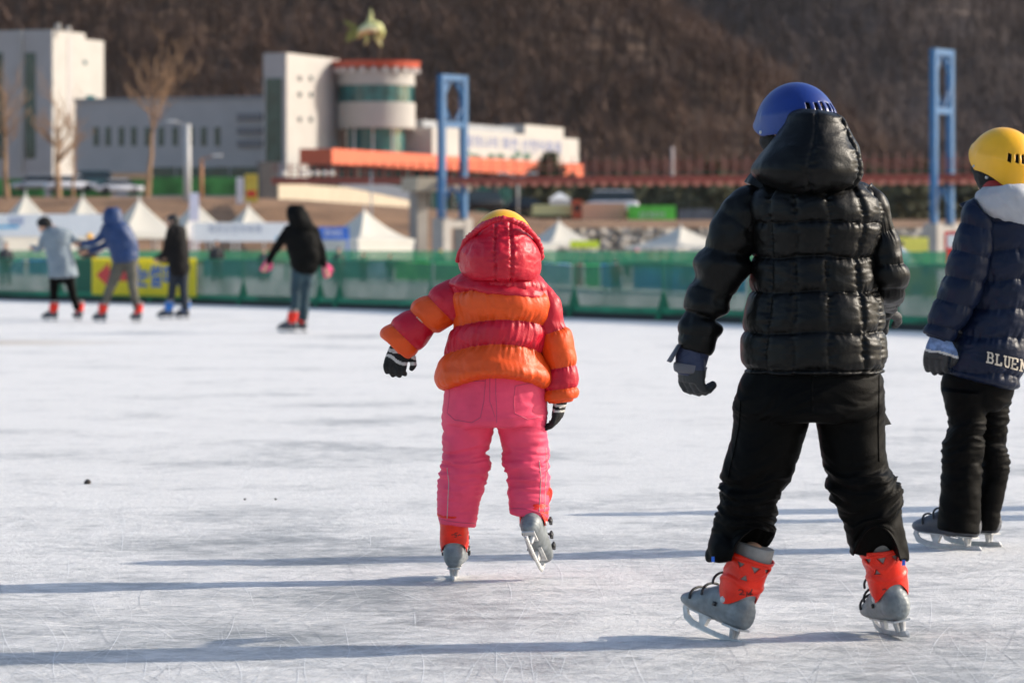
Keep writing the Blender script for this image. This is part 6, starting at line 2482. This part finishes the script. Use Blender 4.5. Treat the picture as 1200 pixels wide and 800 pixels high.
off_ = [o for o in bpy.data.objects if o.get('label') == 'skater in a dark coat standing on the ice beyond the right edge'][0]
off_['group'] = 'skaters beyond the right edge'
t = copy_tree(off_)  # second unseen skater, added to widen the shadow band on the ice
t.location = off_.location + Vector((.55, -.42, 0))


def bystander(px, ytop, d, h, col, label, hat=None, yaw=0, seated=False, pants=M_NAVYP):
    """A small figure beyond the nets: body, coat, trousers and headgear."""
    s = h / 1.6
    zt_ = P(px, ytop, d).z
    X = P(px, 0, d).x
    dz = max(zt_ - h, -.0) if not seated else 0
    B = Vector((X, d, 0 if not seated else zt_ - 1.22 * s))
    q = lambda x, y, z: (B.x + x * s, B.y + y * s, B.z + z * s)
    hip = .82 if not seated else .45
    hp, hM = head_parts(Vector(q(0, 0, hip + .66)), yaw, .98 * s, 0)
    legs = []
    for k in (-1, 1):
        if seated:
            legs.append([(*q(k * .10, 0, hip), .085 * s), (*q(k * .12, -.38, hip + .02), .075 * s), (*q(k * .12, -.42, .04), .055 * s)])
        else:
            legs.append([(*q(k * .09, 0, hip), .095 * s), (*q(k * .11, 0, .45), .075 * s), (*q(k * .12, 0, .05), .06 * s)])
    tor = [(*q(0, 0, hip - .08), .15 * s), (*q(0, 0, hip + .12), .165 * s), (*q(0, 0, hip + .34), .17 * s), (*q(0, 0, hip + .46), .11 * s)]
    arms = [[(*q(k * .18, 0, hip + .40), .068 * s), (*q(k * .25, -.02, hip + .16), .06 * s), (*q(k * .20, -.20, hip + .02), .05 * s)] for k in (-1, 1)]
    parts = list(hp) + [tube([(x, y, z, r * .6) for x, y, z, r in l], 8) for l in legs + [tor] + arms]
    parts.append(tube([(*q(0, 0, hip + .40), .05 * s), (*q(0, 0, hip + .62), .05 * s)], 8))
    for a in arms:
        e0, e1 = Vector(a[-2][:3]), Vector(a[-1][:3])
        dr = (e1 - e0).normalized()
        parts.append(tube([(*e1, .03 * s), (*(e1 + dr * .12), .022 * s)], 8))
    for l in legs:
        e1 = Vector(l[-1][:3])
        parts.append(tube([(*e1, .05 * s), (*(e1 + Vector((0, -.14 * s, -.01))), .035 * s)], 8))
    o = body_mesh('person', parts, hM, (B.x, B.y, B.z), .022)
    tag(o, label, 'person', 'people beyond the net')
    V, F = union([tube(tor, 14, True, 3)] + [tube(a, 10, True, 3) for a in arms], .022, 2)
    mk('jacket', V + vnormals(V, F) * (.012 * fbm(V * 8, 2))[:, None], F, mat('coat_%.2f_%.2f_%.2f' % col, col, .75, .15, 5), o)
    V, F = union([tube(l, 10, True, 3) for l in legs], .022, 1)
    mk('trousers', V, F, pants, o)
    if hat:
        helmet('hat', hM, hat, o, False, 1.0, .02, -.03, -.05, lod=.3)
    else:
        hair_mesh(hM, o)


M_ORHAT = mat('orange_hat_cloth', (.75, .26, .015), .6)
M_PINKHAT = mat('pink_hat_cloth', (.70, .20, .26), .7)
BY = [(7, 284, 112, 1.25, (.03, .03, .035), 'dark clothed person behind the net at the left edge', None, 0), (254, 282, 120, 1.45, (.02, .02, .022), 'dark clothed person under the white lettered banner', None, 30),
      (105, 274, 118, 1.5, (.05, .03, .025), 'child in a yellow helmet between the woman in grey and the man in blue', M_YELH, 180), (309, 292, 122, 1.15, (.03, .035, .05), 'small dark figure behind the net beside the hand of the woman in black', None, 0),
      (397, 290, 108, 1.1, (.03, .06, .045), 'dark figure behind the net right of the woman in black', None, 20), (426, 296, 120, 1.05, (.03, .12, .06), 'figure in green before the large tent', None, 0),
      (457, 298, 116, 1.05, (.02, .10, .05), 'standing figure in dark green left of the bright green banner', None, 0), (497, 295, 124, 1.1, (.25, .28, .33), 'figure in pale blue grey behind the bright green banner', None, 0),
      (516, 293, 122, 1.15, (.02, .025, .04), 'figure with a yellow cap right behind the bright green banner', M_YELH, 0), (735, 295, 112, 1.05, (.02, .02, .02), 'seated figure with a yellow cap behind the net', M_YELH, 20),
      (746, 292, 116, 1.15, (.05, .05, .06), 'figure with a pink hat beside the yellow capped one', M_PINKHAT, 0), (762, 298, 112, 1.05, (.03, .03, .03), 'figure with an orange hat left of a matching pair of orange hats', M_ORHAT, 0),
      (775, 299, 110, 1.0, (.025, .03, .03), 'left one of the close pair with orange hats', M_ORHAT, 10), (783, 299.5, 114, 1.0, (.04, .03, .03), 'right one of the close pair with orange hats', M_ORHAT, -10),
      (722, 306, 92, .85, (.25, .07, .03), 'small figure in rust red low behind the net', None, 0), (1056, 283, 100, 1.3, (.35, .40, .52), 'dark haired figure in a pale blue jacket between the two children on the right', None, 200),
      (640, 300, 120, 1.0, (.02, .04, .03), 'dark figure behind the net at the shoulder of the small child', None, 0), (693, 303, 116, .95, (.02, .08, .04), 'dark green figure above the small green banner', None, 0)]
for px, yt, d, h, col, lab, hat, yaw in BY:
    hh = P(px, yt, d).z
    bystander(px, yt, d, max(.8, hh / .98), col, lab, hat, yaw + 180)
# ------------------------------------------------------------------ templates are no longer needed
def drop(o):
    for c in list(o.children):
        drop(c)
    bpy.data.objects.remove(o)


for t_ in TEMPLATES:
    drop(t_)

# ------------------------------------------------------------------ winter air
hz = MB()
hz.box((0, 690, 178), (1300, 1500, 362))
hm = bpy.data.materials.new('winter_air')
hm.use_nodes = True
hn = hm.node_tree
hn.nodes.clear()
ho, hv = hn.nodes.new('ShaderNodeOutputMaterial'), hn.nodes.new('ShaderNodeVolumePrincipled')
hv.inputs['Color'].default_value = (.86, .90, 1.0, 1)
hv.inputs['Density'].default_value = .00003
hv.inputs['Anisotropy'].default_value = .2
hn.links.new(hv.outputs[0], ho.inputs['Volume'])
hb = hz.build('haze', hm)
tag(hb, 'thin pale winter air over the whole valley', 'haze', None, 'stuff')

# ------------------------------------------------------------------ camera, light, sky
cam = bpy.data.cameras.new('camera')
co = bpy.data.objects.new('camera', cam)
COL.objects.link(co)
co.location = (0, 0, CAMH)
co.rotation_euler = (PI / 2, 0, 0)
cam.sensor_width = 36
cam.lens = FPX / 1200 * 36
cam.shift_y = (HY - 400) / 1200
cam.clip_start, cam.clip_end = .1, 6000
cam.dof.use_dof = True
cam.dof.focus_distance = 11.4
cam.dof.aperture_fstop = 6.3
S.camera = co

SUN_EL, SUN_AZ = 25.8, 12.0           # degrees up; degrees behind the picture's right-hand side
w = bpy.data.worlds.new('World')
S.world = w
w.use_nodes = True
nt = w.node_tree
bg = nt.nodes['Background']
sky = nt.nodes.new('ShaderNodeTexSky')
sky.sky_type = 'NISHITA'
sky.sun_disc = False
sky.sun_elevation = math.radians(SUN_EL)
sky.sun_rotation = math.radians(90 - SUN_AZ)
sky.air_density = 1.0
sky.dust_density = 1.6
nt.links.new(sky.outputs[0], bg.inputs[0])
bg.inputs[1].default_value = 0.14
sl = bpy.data.lights.new('sun', 'SUN')
so = bpy.data.objects.new('sun', sl)
COL.objects.link(so)
sl.energy = 3.7
sl.angle = math.radians(.53)
sl.color = (1.0, .90, .76)
e, a = math.radians(SUN_EL), math.radians(SUN_AZ)
d = Vector((math.cos(e) * math.cos(a), math.cos(e) * math.sin(a), math.sin(e)))
so.rotation_euler = d.to_track_quat('Z', 'Y').to_euler()
S.view_settings.view_transform = 'Standard'
S.view_settings.look = 'None'
S.view_settings.gamma = 1
S.view_settings.use_curve_mapping = False
S.view_settings.exposure = 0.58
S.render.engine = 'CYCLES'
S.cycles.use_denoising = True
